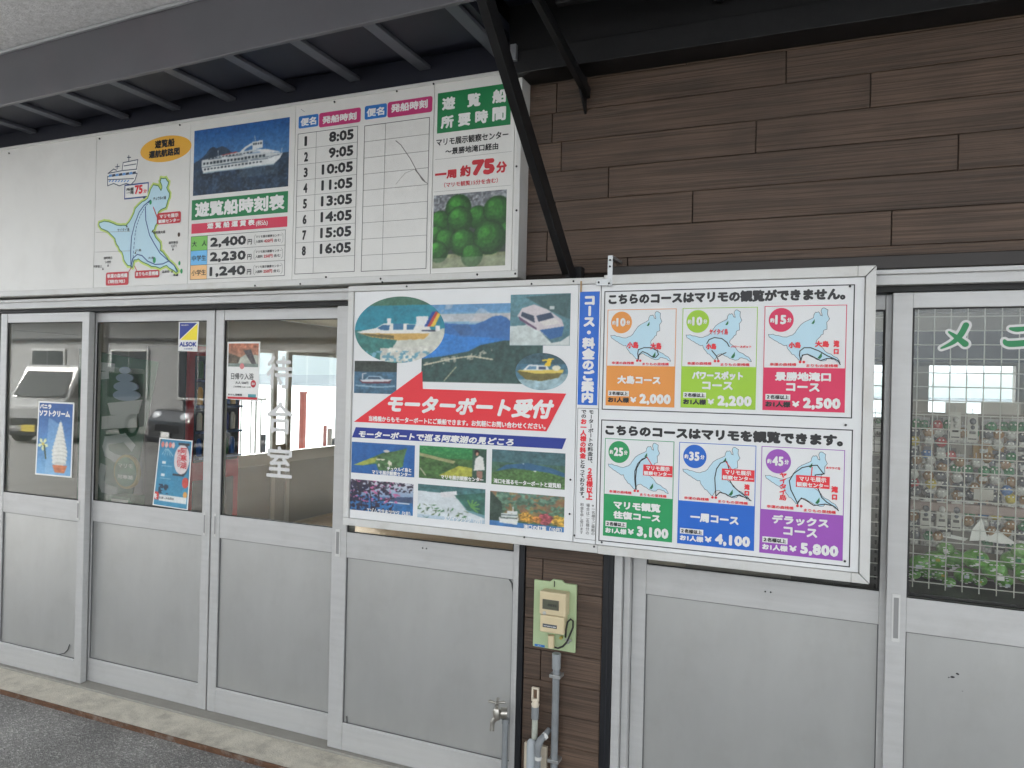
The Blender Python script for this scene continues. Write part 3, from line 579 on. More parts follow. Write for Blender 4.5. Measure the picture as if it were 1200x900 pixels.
def pic_autumn():
    p = Pic(88, 56, (96, 130, 112), (70, 96, 66)); p.noise(.5, 26); p.speck(p.V < .8, (168, 120, 66), 14, .6, 3, .6); p.speck(p.V < .6, (140, 92, 70), 18, .6, 8, .6); p.poly([(0,0),(.16,.3),(.2,.9),(0,.9)], (52, 70, 60), .3); p.fill(p.V > .86, (62, 118, 176), .2)
    for u, v, r, c in ((.5,.68,.1,(196,142,54)), (.75,.66,.11,(168,70,84)), (.93,.7,.1,(206,160,60)), (.65,.72,.06,(190,120,60))): p.fill((((p.U-u)/r)**2+((p.V-v)/(r*1.6))**2+1.6*(fbm(p.h, p.w, 18, int(u*90), 3)-.5)) < .9, c, .9, 50, .85)
    p.poly([(.13,.74),(.40,.72),(.38,.92),(.14,.9)], (222, 224, 220)); p.poly([(.16,.62),(.38,.6),(.39,.71),(.16,.73)], (205, 212, 210)); p.poly([(.24,.54),(.38,.53),(.38,.6),(.24,.61)], (212, 216, 214)); p.ln([(.15,.76),(.38,.745)], .008, (70, 84, 84)); p.ln([(.17,.67),(.37,.65)], .008, (80, 96, 96)); p.ln([(.32,.54),(.32,.42)], .006, (220,220,220)); return p

# lake outlines in unit squares (u right, v down)
LK = [(312,290),(345,288),(385,298),(450,310),(490,295),(520,260),(550,220),(600,190),(640,170),(655,130),(675,128),(690,155),(702,160),(695,130),(700,105),(720,102),(742,115),(740,150),(755,180),(735,205),(738,255),(715,262),(712,290),(690,310),(665,335),(670,360),(700,380),(725,410),(745,425),(790,450),(830,480),(835,495),(800,475),(760,465),(735,480),(690,478),(650,460),(600,435),(570,445),(550,480),(530,465),(505,440),(480,420),(455,390),(450,370),(420,368),(395,355),(360,335),(320,310)]
LK = [((x-280)/595, (y-80)/770) for x, y in LK]
def wiggle(pts, amp, seed):
    rnd = random.Random(seed); out = []
    for (a, b_), (c, d) in zip(pts, pts[1:]+pts[:1]):
        out += [(a, b_), ((a+c)/2+amp*(rnd.random()-.5), (b_+d)/2+amp*(rnd.random()-.5))]
    return out
LKW = wiggle(LK, .014, 5)

# ------------------------------------------------------------------ timetable board (upper)
Y1 = -.085; S1 = lambda x, y: W(x, y, Y1)
t1 = thing('timetable_board', (-2.9, Y1, 2.0), 'long white sightseeing boat timetable and fare board above the left doors', 'signboard')
xr, zt1 = S1(613, 84)[0], 2.815; zb1 = 2.012
def xs1(px, py): return S1(px, py)[0]
sa, sb, sc_, sd = xs1(111, 260), xs1(221.5, 240), xs1(344.5, 220), xs1(507, 200)
sr = xs1(602, 200)
F1 = .028
fz = B(); fz.box(-5.6, xr, Y1-.006, -.004, zb1, zb1+F1).box(-5.6, xr, Y1-.006, -.004, zt1-.014, zt1).box(xr-.02, xr, Y1-.006, -.004, zb1+F1, zt1-.014)
fz.build('frame', ALU2, t1, .0025)
B().box(sr+.001, xs1(607, 200), Y1-.002, Y1+.01, zb1+F1, zt1-.014).build('edge_strip', BOARD, t1, .001)
def panel(name, x0, x1, z0, z1, y, par, m_=None):
    return B().box(x0+.0012, x1-.0012, y, y+.01, z0, z1).build(name, m_ or BOARD, par, .001)
pz0, pz1 = zb1+F1, zt1-.014
pa = panel('blank_panel', -5.58, sa, pz0, pz1, Y1, t1)
pb = panel('map_panel', sa, sb, pz0, pz1, Y1, t1); pc = panel('fare_panel', sb, sc_, pz0, pz1, Y1, t1)
pd = panel('timetable_panel', sc_, sd, pz0, pz1, Y1, t1); pe = panel('duration_panel', sd, sr, pz0, pz1, Y1, t1)
B().box(-5.58, sa, Y1+.001, Y1+.009, pz0-.001, pz0).build('seam', RUBBER, t1)
def q2(S, tl, br): x0, z1 = S(*tl); x1, z0 = S(*br); return x0, z0, x1, z1
def tx(b, S, txt, tl, br, y, mi, bold=.0, shear=0, spacing=1.0):
    x0, z0, x1, z1 = q2(S, tl, br)
    if br[1] < 40: x0, z1 = S(*tl); z0 = S(tl[0], tl[1]+br[1])[1]; x1 = S(br[0], tl[1])[0]
    text(b, txt, x0, z0, x1, z1, y, mi, bold, shear, spacing)
def rc(b, S, tl, br, y, mi): x0, z0, x1, z1 = q2(S, tl, br); b.rect(x0, x1, z0, z1, y, mi)
def rrect(b, S, tl, br, y, mi, r=.008):
    x0, z0, x1, z1 = q2(S, tl, br); pts = []
    for cx, cz, a0 in ((x1-r, z1-r, 0), (x0+r, z1-r, 90), (x0+r, z0+r, 180), (x1-r, z0+r, 270)):
        pts += [(cx+r*math.cos(R(a0+k*22.5)), cz+r*math.sin(R(a0+k*22.5))) for k in range(5)]
    b.poly(pts, y, mi)
e = .0004
# map panel
k5 = lambda x, y: (100+x/4.5, 140+y/4.5)
bl = [(75,560),(75,545),(100,537),(150,550),(190,560),(215,560),(245,520),(265,470),(300,435),(330,415),(345,370),(360,345),(385,350),(400,375),(405,350),(395,325),(400,310),(425,310),(440,330),(430,360),(445,390),(435,430),(425,465),(400,475),(385,490),(385,530),(370,560),(355,590),(370,620),(395,650),(395,690),(420,715),(440,745),(470,770),(490,800),(480,808),(455,790),(430,770),(395,785),(350,775),(310,755),(280,735),(260,740),(250,780),(225,770),(205,740),(195,700),(175,670),(160,640),(150,620),(120,590),(85,575)]
blw = [S1(*k5(*p)) for p in wiggle(bl, 7, 3)]
b = B(); b.line(blw, .022, Y1-e, 0, True); b.poly(blw, Y1-2*e, 1); b.line(blw, .004, Y1-3*e, 2, True)
for c, r in (((497, 758), .007), ((508, 800), .008), ((365, 742), .010), ((345, 437), .008)):
    x, z = S1(*k5(*c)); b.ell(x, z, r, r*1.5, Y1-3.5*e, 3, 12)
b.build('lake_map', [GLOW, LAKE, DGRN, GRN2], pb)
b = B()
b.line([S1(*k5(*p)) for p in ((345,425),(310,455),(285,490),(262,550),(245,620),(240,700),(242,780))], .005, Y1-4*e, 0)
b.line([S1(*k5(*p)) for p in ((318,465),(320,530),(340,610),(365,655),(395,705),(440,745),(470,770),(485,803))], .005, Y1-4*e, 0)
b.line([S1(*k5(*p)) for p in ((243,772),(250,735),(275,712),(300,718),(330,748),(370,765),(410,762),(445,745))], .005, Y1-4*e, 0)
dp = [(340,432),(312,470),(290,510),(272,560),(262,620),(256,690),(252,760)]
for (a0, a1), (c0, c1) in zip(dp, dp[1:]):
    for f in (.05, .38, .7): b.line([S1(*k5(a0+(c0-a0)*f, a1+(c1-a1)*f)), S1(*k5(a0+(c0-a0)*(f+.18), a1+(c1-a1)*(f+.18)))], .0035, Y1-4*e, 0)
b.build('route_line', [NAVL], pb)
b = B(); x, z = S1(194, 174.5); b.ell(x, z, (S1(224.5, 170)[0]-S1(164.5, 180)[0])/2, .062, Y1-e, 0)
rc(b, S1, (146, 216.5), (174, 231), Y1-e, 1); rc(b, S1, (147, 218), (173, 229.5), Y1-1.5*e, 2)
b.poly([S1(166, 230), S1(171, 230), S1(170, 235)], Y1-e, 1)
for tl, br in (((184.4, 250), (212, 261)), ((124.5, 319.5), (150.7, 333.8)), ((158.3, 317.5), (187, 325))): rrect(b, S1, tl, br, Y1-4*e, 3, .01)
b.line([S1(185, 256), S1(180, 243)], .005, Y1-4*e, 3); b.line([S1(154, 314), S1(150, 320)], .004, Y1-4*e, 3); b.line([S1(158, 312), S1(161, 318)], .004, Y1-4*e, 3)
b.build('colour_block', [YEL, NAVL, PAPER, DKRED], pb)
b = B(); y = Y1-5*e
tx(b, S1, '遊覧船', (182, 165), (205, 9.5), y, 0, .0016); tx(b, S1, '運航航路図', (175, 177.2), (211, 9), y, 0, .0016)
tx(b, S1, '75', (158.4, 217.5), (167.5, 227), y, 1, .0025); tx(b, S1, '分', (168.5, 222), (172.4, 226), y, 1, .0008)
tx(b, S1, '所要\n一周', (148.5, 220.5), (157, 227.5), y, 0, .0006)
tx(b, S1, 'マリモ展示', (187.5, 251.6), (209.5, 4.6), y, 2, .0009); tx(b, S1, '観察センター', (186, 257.5), (211, 4.6), y, 2, .0009)
tx(b, S1, '幸運の森桟橋', (126, 321.2), (149.6, 5), y, 2, .0009); tx(b, S1, '（現在地）', (127, 328), (147, 4.6), y, 2, .0009); tx(b, S1, 'まりもの里桟橋', (159.7, 318.8), (186, 5), y, 2, .0009)
for txt, x, yy, w in (('チュウルイ島', 180, 231, 15), ('ヤイタイ島', 138, 268, 14), ('小島', 159, 292, 7), ('大島', 174, 301, 7), ('雄阿寒岳', 198, 283, 11), ('雌阿寒岳', 122, 301, 10), ('阿寒富士', 110, 311, 10), ('滝口', 203, 321, 6), ('温泉街', 190, 317, 9), ('1371', 201, 287, 6), ('1499', 124, 306, 6), ('雄阿寒大橋', 180, 271, 14)):
    tx(b, S1, txt, (x, yy), (x+w, yy+2.6), y, 0, .0003)
for x, yy in ((203, 292), (127, 311), (121, 315), (149, 265), (159, 296), (202, 318), (208, 322), (179, 271)):
    a = S1(x, yy); b.poly([(a[0]-.006, a[1]-.006), (a[0]+.006, a[1]-.006), (a[0], a[1]+.007)], y, 0)
a = S1(210, 275); b.ell(a[0], a[1], .008, .011, y, 3, 12); b.build('lettering', [INK, RED, WHT, mat('brown_ink', (.06, .03, .015), .5)], pb)
b = B(); k = lambda x, yy: S1(100+x/4.5, 140+yy/4.5)
b.poly([k(118,300),(k(118,352)), k(150,340), k(180,350), k(215,340), k(245,345), k(272,300), k(278,215), k(250,215), k(200,230), k(195,260), k(160,265), k(120,290)], Y1-e, 0)
for q in ([(118,300),(118,350),(150,338),(180,350),(215,338),(240,345),(262,322),(274,285)], [(120,285),(195,270),(272,262)], [(118,302),(200,292),(272,284)], [(122,318),(255,312)], [(195,265),(200,228),(278,212),(270,262)], [(205,245),(268,235)], [(230,222),(230,190)], [(168,262),(170,236)], [(222,200),(240,200)], [(160,250),(180,248)], [(120,285),(150,262),(165,268)]):
    b.line([k(*p) for p in q], .0045, Y1-2*e, 1)
for i in range(8): b.line([k(128+18*i, 298-2.2*i), k(138+18*i, 296-2.2*i)], .012, Y1-3*e, 1 if i % 2 else 2)
for i in range(7): b.line([k(126+16*i, 328), k(134+16*i, 322)], .006, Y1-3*e, 2)
b.build('ship_drawing', [PAPER, mat('drawing_ink', (.03, .05, .10), .5), ink('wash_blue', (96, 150, 205))], pb)
b = B(); b.line([k(58, 596), k(238, 590)], .0015, Y1-5*e, 0); b.line([k(55, 700), k(240, 693)], .0015, Y1-5*e, 0); b.build('film_seam', [GREY], pb)

# fare panel
k6 = lambda x, y: (220+x/4.39, 130+y/4.39)
x0, z1 = S1(*k6(35, 103)); x1, z0 = S1(*k6(517, 388)); photo(pic_ship(), x0, x1, z0, z1, Y1-e, pc)
b = B(); rc(b, S1, (225, 234.8), (337.2, 248.8), Y1-e, 0); rc(b, S1, (224.6, 262.6), (336.6, 265.6), Y1-e, 1)
gx0, gz0, gx1, gz1 = q2(S1, (224, 277.3), (333.6, 323.2)); gw = gx1-gx0; gh = (gz1-gz0)/3
for i, mi in enumerate((2, 3, 4)): b.rect(gx0, gx0+gw*.185, gz1-gh*(i+1), gz1-gh*i, Y1-e, mi)
b.build('colour_block', [GREEN, CRIM, LGRN, LBLU, LORG], pc)
b = B(); y = Y1-2*e
tx(b, S1, '遊覧船時刻表', (229, 237.3), (333.5, 245.8), y, 1, .0035)
tx(b, S1, '遊 覧 船 運 賃 表', (243, 261.4), (298.6, 7), y, 1, .0014); tx(b, S1, '(税込)', (300, 258.6), (314, 7), y, 1, .0006)
for i, (lab, num, n2) in enumerate((('大　人', '2,400', '420'), ('中学生', '2,230', '250'), ('小学生', '1,240', '250'))):
    zt = gz1-gh*i
    text(b, lab, gx0+gw*.015, zt-gh*.72, gx0+gw*.175, zt-gh*.32, y, 0, .0007)
    text(b, num, gx0+gw*.215, zt-gh*.90, gx0+gw*.60, zt-gh*.17, y, 0, .0034)
    text(b, '円', gx0+gw*.615, zt-gh*.82, gx0+gw*.66, zt-gh*.45, y, 0, .0010)
    text(b, 'マリモ展示観察センター', gx0+gw*.70, zt-gh*.42, gx0+gw*.965, zt-gh*.24, y, 0, .0003)
    text(b, '入館料', gx0+gw*.70, zt-gh*.75, gx0+gw*.775, zt-gh*.55, y, 0, .0003); text(b, n2+'円', gx0+gw*.785, zt-gh*.77, gx0+gw*.875, zt-gh*.53, y, 2, .0008); text(b, '含む', gx0+gw*.885, zt-gh*.75, gx0+gw*.955, zt-gh*.55, y, 0, .0003)
    for sx, d_ in ((.685, .008), (.975, -.008)): b.line([(gx0+gw*sx+d_, zt-gh*.18), (gx0+gw*sx, zt-gh*.3), (gx0+gw*sx, zt-gh*.75), (gx0+gw*sx+d_, zt-gh*.85)], .0012, y, 0)
b.build('lettering', [INK, WHT, DKRED], pc)
b = B(); b.frame(gx0, gx1, gz0, gz1, .002, Y1-3*e)
for i in (1, 2): b.rect(gx0, gx1, gz0+gh*i-.0007, gz0+gh*i+.0007, Y1-3*e)
b.rect(gx0+gw*.185, gx0+gw*.185+.001, gz0, gz1, Y1-3.3*e); b.build('grid_line', INK, pc)

# timetable panel
b = B(); rrect(b, S1, (350.2, 136.6), (373, 147.8), Y1-e, 0); rrect(b, S1, (374.2, 132.8), (422.6, 143), Y1-e, 1, .01)
rrect(b, S1, (427.6, 124.6), (453.2, 137), Y1-e, 0); rrect(b, S1, (454.4, 120), (506.6, 131), Y1-e, 1, .01); b.build('colour_block', [BLUE, MAG], pd)
b = B(); y = Y1-2*e; T9 = ['8:05', '9:05', '10:05', '11:05', '13:05', '14:05', '15:05', '16:05']
for tl, br, s_ in (((352.6, 138.9), (370.8, 9.4), '便名'), ((378, 136.6), (418, 9), '発船時刻'), ((430, 127.6), (450.6, 9.8), '便名'), ((458.4, 122.4), (501.4, 10), '発船時刻')): tx(b, S1, s_, tl, br, y, 1, .0016)
ax0, az0, ax1, az1 = q2(S1, (349.3, 157), (415.6, 318.4)); hh = (az1-az0)/9; w1 = ax1-ax0
ZS = .0
for i, s_ in enumerate(T9):
    zt = az1-hh*i; text(b, str(i+1), ax0+w1*.115, zt-hh*.84, ax0+w1*(.185 if i else .16), zt-hh*.22, y, 0, .0024)
    text(b, s_, ax0+w1*(.42 if len(s_) > 4 else .53), zt-hh*.80, ax0+w1*.935, zt-hh*.14, y, 0, .0028)
b.build('lettering', [INK, WHT], pd)
b = B(); bx0, bz0, bx1, bz1 = q2(S1, (427.3, 147.5), (499.6, 315)); h2 = (bz1-bz0)/9
for X0, Z0, X1, Z1, h_, fr in ((ax0, az0, ax1, az1, hh, .315), (bx0, bz0, bx1, bz1, h2, .33)):
    b.frame(X0, X1, Z0, Z1, .0022, Y1-3*e)
    for i in range(1, 9): b.rect(X0, X1, Z0+h_*i-.0006, Z0+h_*i+.0006, Y1-3*e)
    b.rect(X0+(X1-X0)*fr, X0+(X1-X0)*fr+.0013, Z0, Z1, Y1-3.3*e)
b.build('grid_line', INK, pd)
b = B(); b.line([S1(*p) for p in ((464, 165), (470, 170), (481, 186), (489, 201), (495, 211), (501, 215))], .003, Y1-4*e); b.line([S1(*p) for p in ((487, 199), (498, 213))], .005, Y1-4.5*e); b.line([S1(*p) for p in ((487, 198), (475, 203), (464, 216))], .0012, Y1-4*e); b.line([S1(*p) for p in ((353, 128), (357, 131))], .002, Y1-4*e)
b.build('crack', mat('crack_grey', (.22, .21, .20), .8), pd)

# duration panel
b = B(); rc(b, S1, (513.2, 109.5), (598.2, 146), Y1-e, 0); b.build('colour_block', GREEN, pe)
k2 = lambda x, y: (330+x/3.333, 70+y/3.333); b = B(); y = Y1-2*e
for ch, tl, br in (('遊', (628, 149), (678, 192)), ('覧', (726, 134), (777, 180)), ('船', (824, 119), (879, 165)), ('所', (623, 222), (672, 265)), ('要', (690, 212), (738, 256)), ('時', (757, 200), (806, 246)), ('間', (824, 188), (876, 235))):
    tx(b, S1, ch, k2(*tl), k2(*br), y, 1, .0028)
tx(b, S1, 'マリモ展示観察センター', k2(605, 309), (595.8, 9), y, 0, .0010); tx(b, S1, '～景勝地滝口経由', k2(640, 346), (584, 8.2), y, 0, .0010)
tx(b, S1, '周', k2(645, 431), k2(683, 462), y, 2, .0022); tx(b, S1, '約', k2(698, 414), k2(738, 455), y, 2, .0022); tx(b, S1, '75', k2(744, 393), k2(833, 446), y, 2, .006); tx(b, S1, '分', k2(839, 399), k2(880, 440), y, 2, .0026)
x, z = S1(*k2(622, 448)); b.rect(x-.026, x+.026, z-.004, z+.005, y, 2)
tx(b, S1, '（マリモ観覧15分を含む）', k2(635, 480), (583.5, 6), y, 2, .0005)
b.build('lettering', [INK, WHT, DKRED], pe)
b = B(); ex0, ex1 = sd+.01, sr-.01
for p in ((600, 391), (597, 517)): z = S1(*k2(*p))[1]; b.rect(ex0, ex1, z, z+.001, Y1-e)
b.build('grid_line', GREY, pe)
x0, z1 = S1(*k2(595, 531)); x1, z0 = S1(*k2(873, 803)); photo(pic_marimo(), x0, x1, z0, z1, Y1-e, pe)
sm = mat('screw_dark', (.05, .05, .05), .4, .6)
b = B()
for px, py in ((353, 333), (449, 331), (393, 120), (466, 107.5), (509, 99), (383, 325), (447, 327), (606, 195.5), (606, 247), (604.5, 321), (12, 180), (118, 163), (212, 147), (560, 322), (300, 335)):
    x, z = S1(px, py); z = min(z, zt1-.006); b.ball((x, Y1-.0065, z), .0045, 8, 4)
b.build('screw', sm, t1)

# ------------------------------------------------------------------ price board (lower, large)
Y2 = -.125; S2 = lambda x, y: W(x, y, Y2)
bx0, bx1, bz0, bz1 = S2(406, 480)[0], S2(1023, 480)[0], 1.006, 1.998
xm = S2(705, 480)[0]
t2 = thing('price_board', ((bx0+bx1)/2, Y2, bz0), 'large white motor boat course and price board hanging across the doors and pillar', 'signboard')
fr = B()
fr.box(bx0, xm, Y2-.008, Y2+.045, bz1-.026, bz1-.003).box(bx0, xm, Y2-.008, Y2+.045, bz0, bz0+.030).box(bx0, bx0+.026, Y2-.008, Y2+.045, bz0+.03, bz1-.026)
fr.build('frame', ALU2, t2, .003)
fr = B(); g_ = .03
fr.box(xm+.001, bx1-.052, Y2-.012, Y2+.045, bz1-.030, bz1+.003).box(xm+.001, bx1-.052, Y2-.012, Y2+.045, bz0, bz0+.030)
fr.prism([(bx1-.0515, bz1-.030), (bx1-.0515, bz1+.003), (bx1, bz1+.003), (bx1-.03, bz1-.030)], Y2-.012, Y2+.045)
fr.prism([(bx1-.0515, bz0+.030), (bx1-.0515, bz0), (bx1, bz0), (bx1-.03, bz0+.030)], Y2-.012, Y2+.045)
fr.prism([(bx1-.029, bz1-.032), (bx1+.001, bz1+.001), (bx1+.001, bz0+.002), (bx1-.029, bz0+.032)], Y2-.012, Y2+.045)
fr.build('frame', ALU2, t2, .002)
B().box(bx0+.03, bx1-.03, Y2+.012, Y2+.044, bz0+.02, bz1-.02).build('backing', ALU2, t2)
LP = panel('photo_panel', bx0+.027, S2(675, 480)[0], bz0+.031, bz1-.027, Y2, t2, BOARD2)
MP = panel('notice_panel', S2(675, 480)[0], S2(701.5, 480)[0], bz0+.031, bz1-.027, Y2, t2, BOARD2)
RP = panel('price_panel', S2(701.5, 480)[0], bx1-.03, bz0+.031, bz1-.031, Y2, t2, BOARD2)
k3 = lambda x, y: (400+x/4, 320+y/4); k4 = lambda x, y: (400+x/4, 490+y/4); y0 = Y2
def ph(pic, tl, br, yy, oval=False, label=None):
    x0, z1 = S2(*tl); x1, z0 = S2(*br); photo(pic, x0, x1, z0, z1, yy, LP, oval=oval, label=label)
ph(pic_landscape(), (495.7, 357.5), (635.5, 450.7), y0-e)
ph(pic_cruiser(), (598.7, 345.5), (667.7, 405), y0-2*e, label='photo of a white and blue cabin cruiser')
ph(pic_smallboat(), k3(63, 411), k3(258, 568), y0-e)
ph(pic_speedboat(), (417, 349), (520.5, 426), y0-3*e, True, label='oval photo of a white and yellow speedboat')
ph(pic_yellowboat(), (604.8, 413.5), (665.3, 458), y0-3*e, True, label='oval photo of a yellow boat')
for fn, tl, br in ((pic_island, (412.5, 517.5), (485.5, 559.5)), (pic_tank, (491.8, 521.8), (569.5, 566)), (pic_forestlake, (576.8, 526.3), (661.8, 574)), (pic_blossom, (410.8, 561), (483.8, 604.5)), (pic_whiteflower, (490, 566.8), (568, 614)), (pic_autumn, (574.5, 575), (660.8, 624))):
    ph(fn(), tl, br, y0-e)
b = B(); b.poly([S2(*k3(*p)) for p in ((60, 697), (380, 460), (383, 543), (1055, 565), (962, 742))], y0-4*e, 0)
b.poly([S2(*k4(*p)) for p in ((68, 42), (1055, 95), (1035, 145), (50, 90))], y0-e, 1); b.build('colour_block', [RED, NAVYI], LP)
b = B(); y = y0-5*e
tx(b, S2, 'モーターボート受付', (455, 462.3), (650, 21), y, 0, .0040, .25); tx(b, S2, '当桟橋からもモーターボートにご乗船できます。お気軽にお問い合わせください。', (432.5, 487), (640, 6.6), y, 0, .0010)
tx(b, S2, 'モーターボートで巡る阿寒湖の見どころ', (420.8, 504), (602.5, 8.4), y, 0, .0016, .2)
for s_, tl, br in (('チュウルイ島と', k4(215, 226), (482.5, 5)), ('マリモ展示観察センター', k4(145, 241), (482.5, 5.2)), ('マリモ展示観察センター', k4(468, 264), (567, 5.2)), ('滝口を巡るモーターボートと遊覧船', k4(715, 281), (658, 5.8)), ('エゾムラサキツツジ（5月）', k4(120, 418), (481.3, 6)), ('エゾイソツツジ（7月）', k4(482, 456), (565.5, 5.6)), ('滝口の紅葉（10月）', k4(855, 496), (658.8, 5.8))):
    tx(b, S2, s_, tl, br, y, 0, .0009)
b.build('lettering', WHT, LP)
# notice strip
b = B(); x0, z1 = S2(679.8, 342); x1, z0 = S2(699.8, 475); b.rect(x0, x1, z0, z1, y0-e, 0); b.build('colour_block', BLU2, MP)
b = B(); xc = (x0+x1)/2; y = y0-2*e
vtext(b, 'コース・料金のご案内', xc, z1-.012, z0+.008, .046, y, 0, .0030)
c1, c2 = S2(691.6, 540)[0], S2(682.9, 540)[0]; zz = lambda py: S2(690, py)[1]
vtext(b, 'モーターボートの料金は、', c1, zz(480), zz(545.5), .0205, y, 1, .0007); vtext(b, '２名様以上', c1, zz(548), zz(586), .024, y, 2, .0014)
vtext(b, 'での', c2, zz(480), zz(490.5), .0205, y, 1, .0007); vtext(b, 'お一人様の料金', c2, zz(491), zz(538), .023, y, 2, .0013); vtext(b, 'となっております。', c2, zz(539), zz(587), .0205, y, 1, .0007)
for cx_, s_ in ((S2(695.5, 600)[0], '※一名様でご乗船の'), (S2(689, 600)[0], '場合は二名様分の'), (S2(682, 600)[0], '料金を申し受けます')): vtext(b, s_, cx_, zz(590), zz(627), .014, y, 3, .0003)
b.build('lettering', [WHT, INK, RED, GREY], MP)
b = B(); x0, z1 = S2(677, 478); x1, z0 = S2(698, 633.5); b.frame(x0, x1, z0, z1, .0015, y0-e); b.build('border_line', INK, MP)
# price panels
CW = {0: ORG, 1: LIME, 2: CRM2, 3: GRN2, 4: BLU2, 5: PUR}
SPEC = [((712.3, 363), (790.3, 477.6), .585, '10', ['大島コース'], '2,000', 'b', [('小島', .30, .335, .47, .405), ('大島', .64, .345, .80, .415)], [[(.47,.52),(.46,.46),(.47,.42),(.55,.40),(.65,.40),(.74,.43),(.76,.47),(.72,.50),(.66,.49),(.60,.46),(.53,.44),(.48,.47),(.47,.53)]]),
 ((800.2, 361.2), (885.4, 480.3), .585, '10', ['パワースポット', 'コース'], '2,200', 'b', [('ヤイタイ島', .37, .21, .62, .27), ('小島', .33, .355, .47, .415), ('パワースポット', .66, .375, .93, .40)], [[(.41,.43),(.48,.49),(.50,.53)], [(.34,.36),(.37,.32),(.44,.30),(.54,.31),(.61,.35),(.64,.39)], [(.50,.49),(.54,.47),(.60,.45)]]),
 ((896.2, 358.8), (989.8, 483.6), .59, '15', ['景勝地滝口', 'コース'], '2,500', 'b', [('小島', .31, .345, .46, .405), ('大島', .63, .335, .80, .395), ('滝', .85, .33, .92, .395), ('口', .855, .41, .915, .46)], [[(.465,.52),(.445,.47),(.45,.43),(.50,.40),(.58,.40),(.68,.43),(.78,.475),(.86,.50),(.91,.52),(.935,.555)], [(.465,.52),(.48,.47),(.54,.46),(.60,.48),(.70,.52),(.78,.50),(.86,.50)]]),
 ((709.3, 513.3), (787.6, 635.7), .57, '25', ['マリモ観覧', '往復コース'], '3,100', 'w', [], [[(.62,.175),(.55,.20),(.49,.25),(.45,.33),(.45,.42),(.47,.52)], [(.62,.175),(.53,.22),(.475,.30),(.462,.40),(.475,.52)]]),
 ((796.3, 517.8), (883.6, 645.6), .575, '35', ['一周コース'], '4,100', 'w', [('滝', .86, .37, .93, .425), ('口', .865, .435, .925, .48)], [[(.62,.165),(.55,.19),(.50,.25),(.48,.34),(.49,.44),(.50,.53)], [(.63,.17),(.66,.24),(.67,.35),(.72,.41),(.80,.46),(.88,.50),(.95,.54)], [(.50,.52),(.55,.48),(.62,.49),(.70,.52),(.80,.49),(.90,.52)]]),
 ((892.6, 522.6), (987.4, 657.3), .59, '45', ['デラックス', 'コース'], '5,800', 'w', [('大ウライ島', .78, .155, .95, .18), ('滝', .85, .33, .93, .39), ('口', .86, .405, .92, .455)], [[(.62,.155),(.50,.18),(.40,.24),(.35,.31),(.37,.39),(.42,.46),(.46,.52)], [(.62,.155),(.68,.15),(.73,.20),(.76,.225),(.66,.24),(.65,.31),(.70,.37),(.74,.44),(.80,.48),(.90,.52),(.94,.55)], [(.46,.50),(.50,.46),(.56,.48),(.65,.52),(.78,.50),(.88,.51)]])]
ti = B()
tx(ti, S2, 'こちらのコースはマリモの観覧ができません。', (713.3, 344.3), (991, 13), y0-2*e, 0, .0026); tx(ti, S2, 'こちらのコースはマリモを観覧できます。', (709.5, 497), (988.5, 13), y0-2*e, 0, .0028)
ti.build('lettering', INK, RP)
b = B()
for tl, br in (((708.4, 341.3), (998.5, 490.5)), ((704.6, 491.5), (996, 665))):
    x0, z0, x1, z1 = q2(S2, tl, br); b.frame(x0, x1, z0, z1, .0035, y0-e)
b.build('border_line', INK, RP)
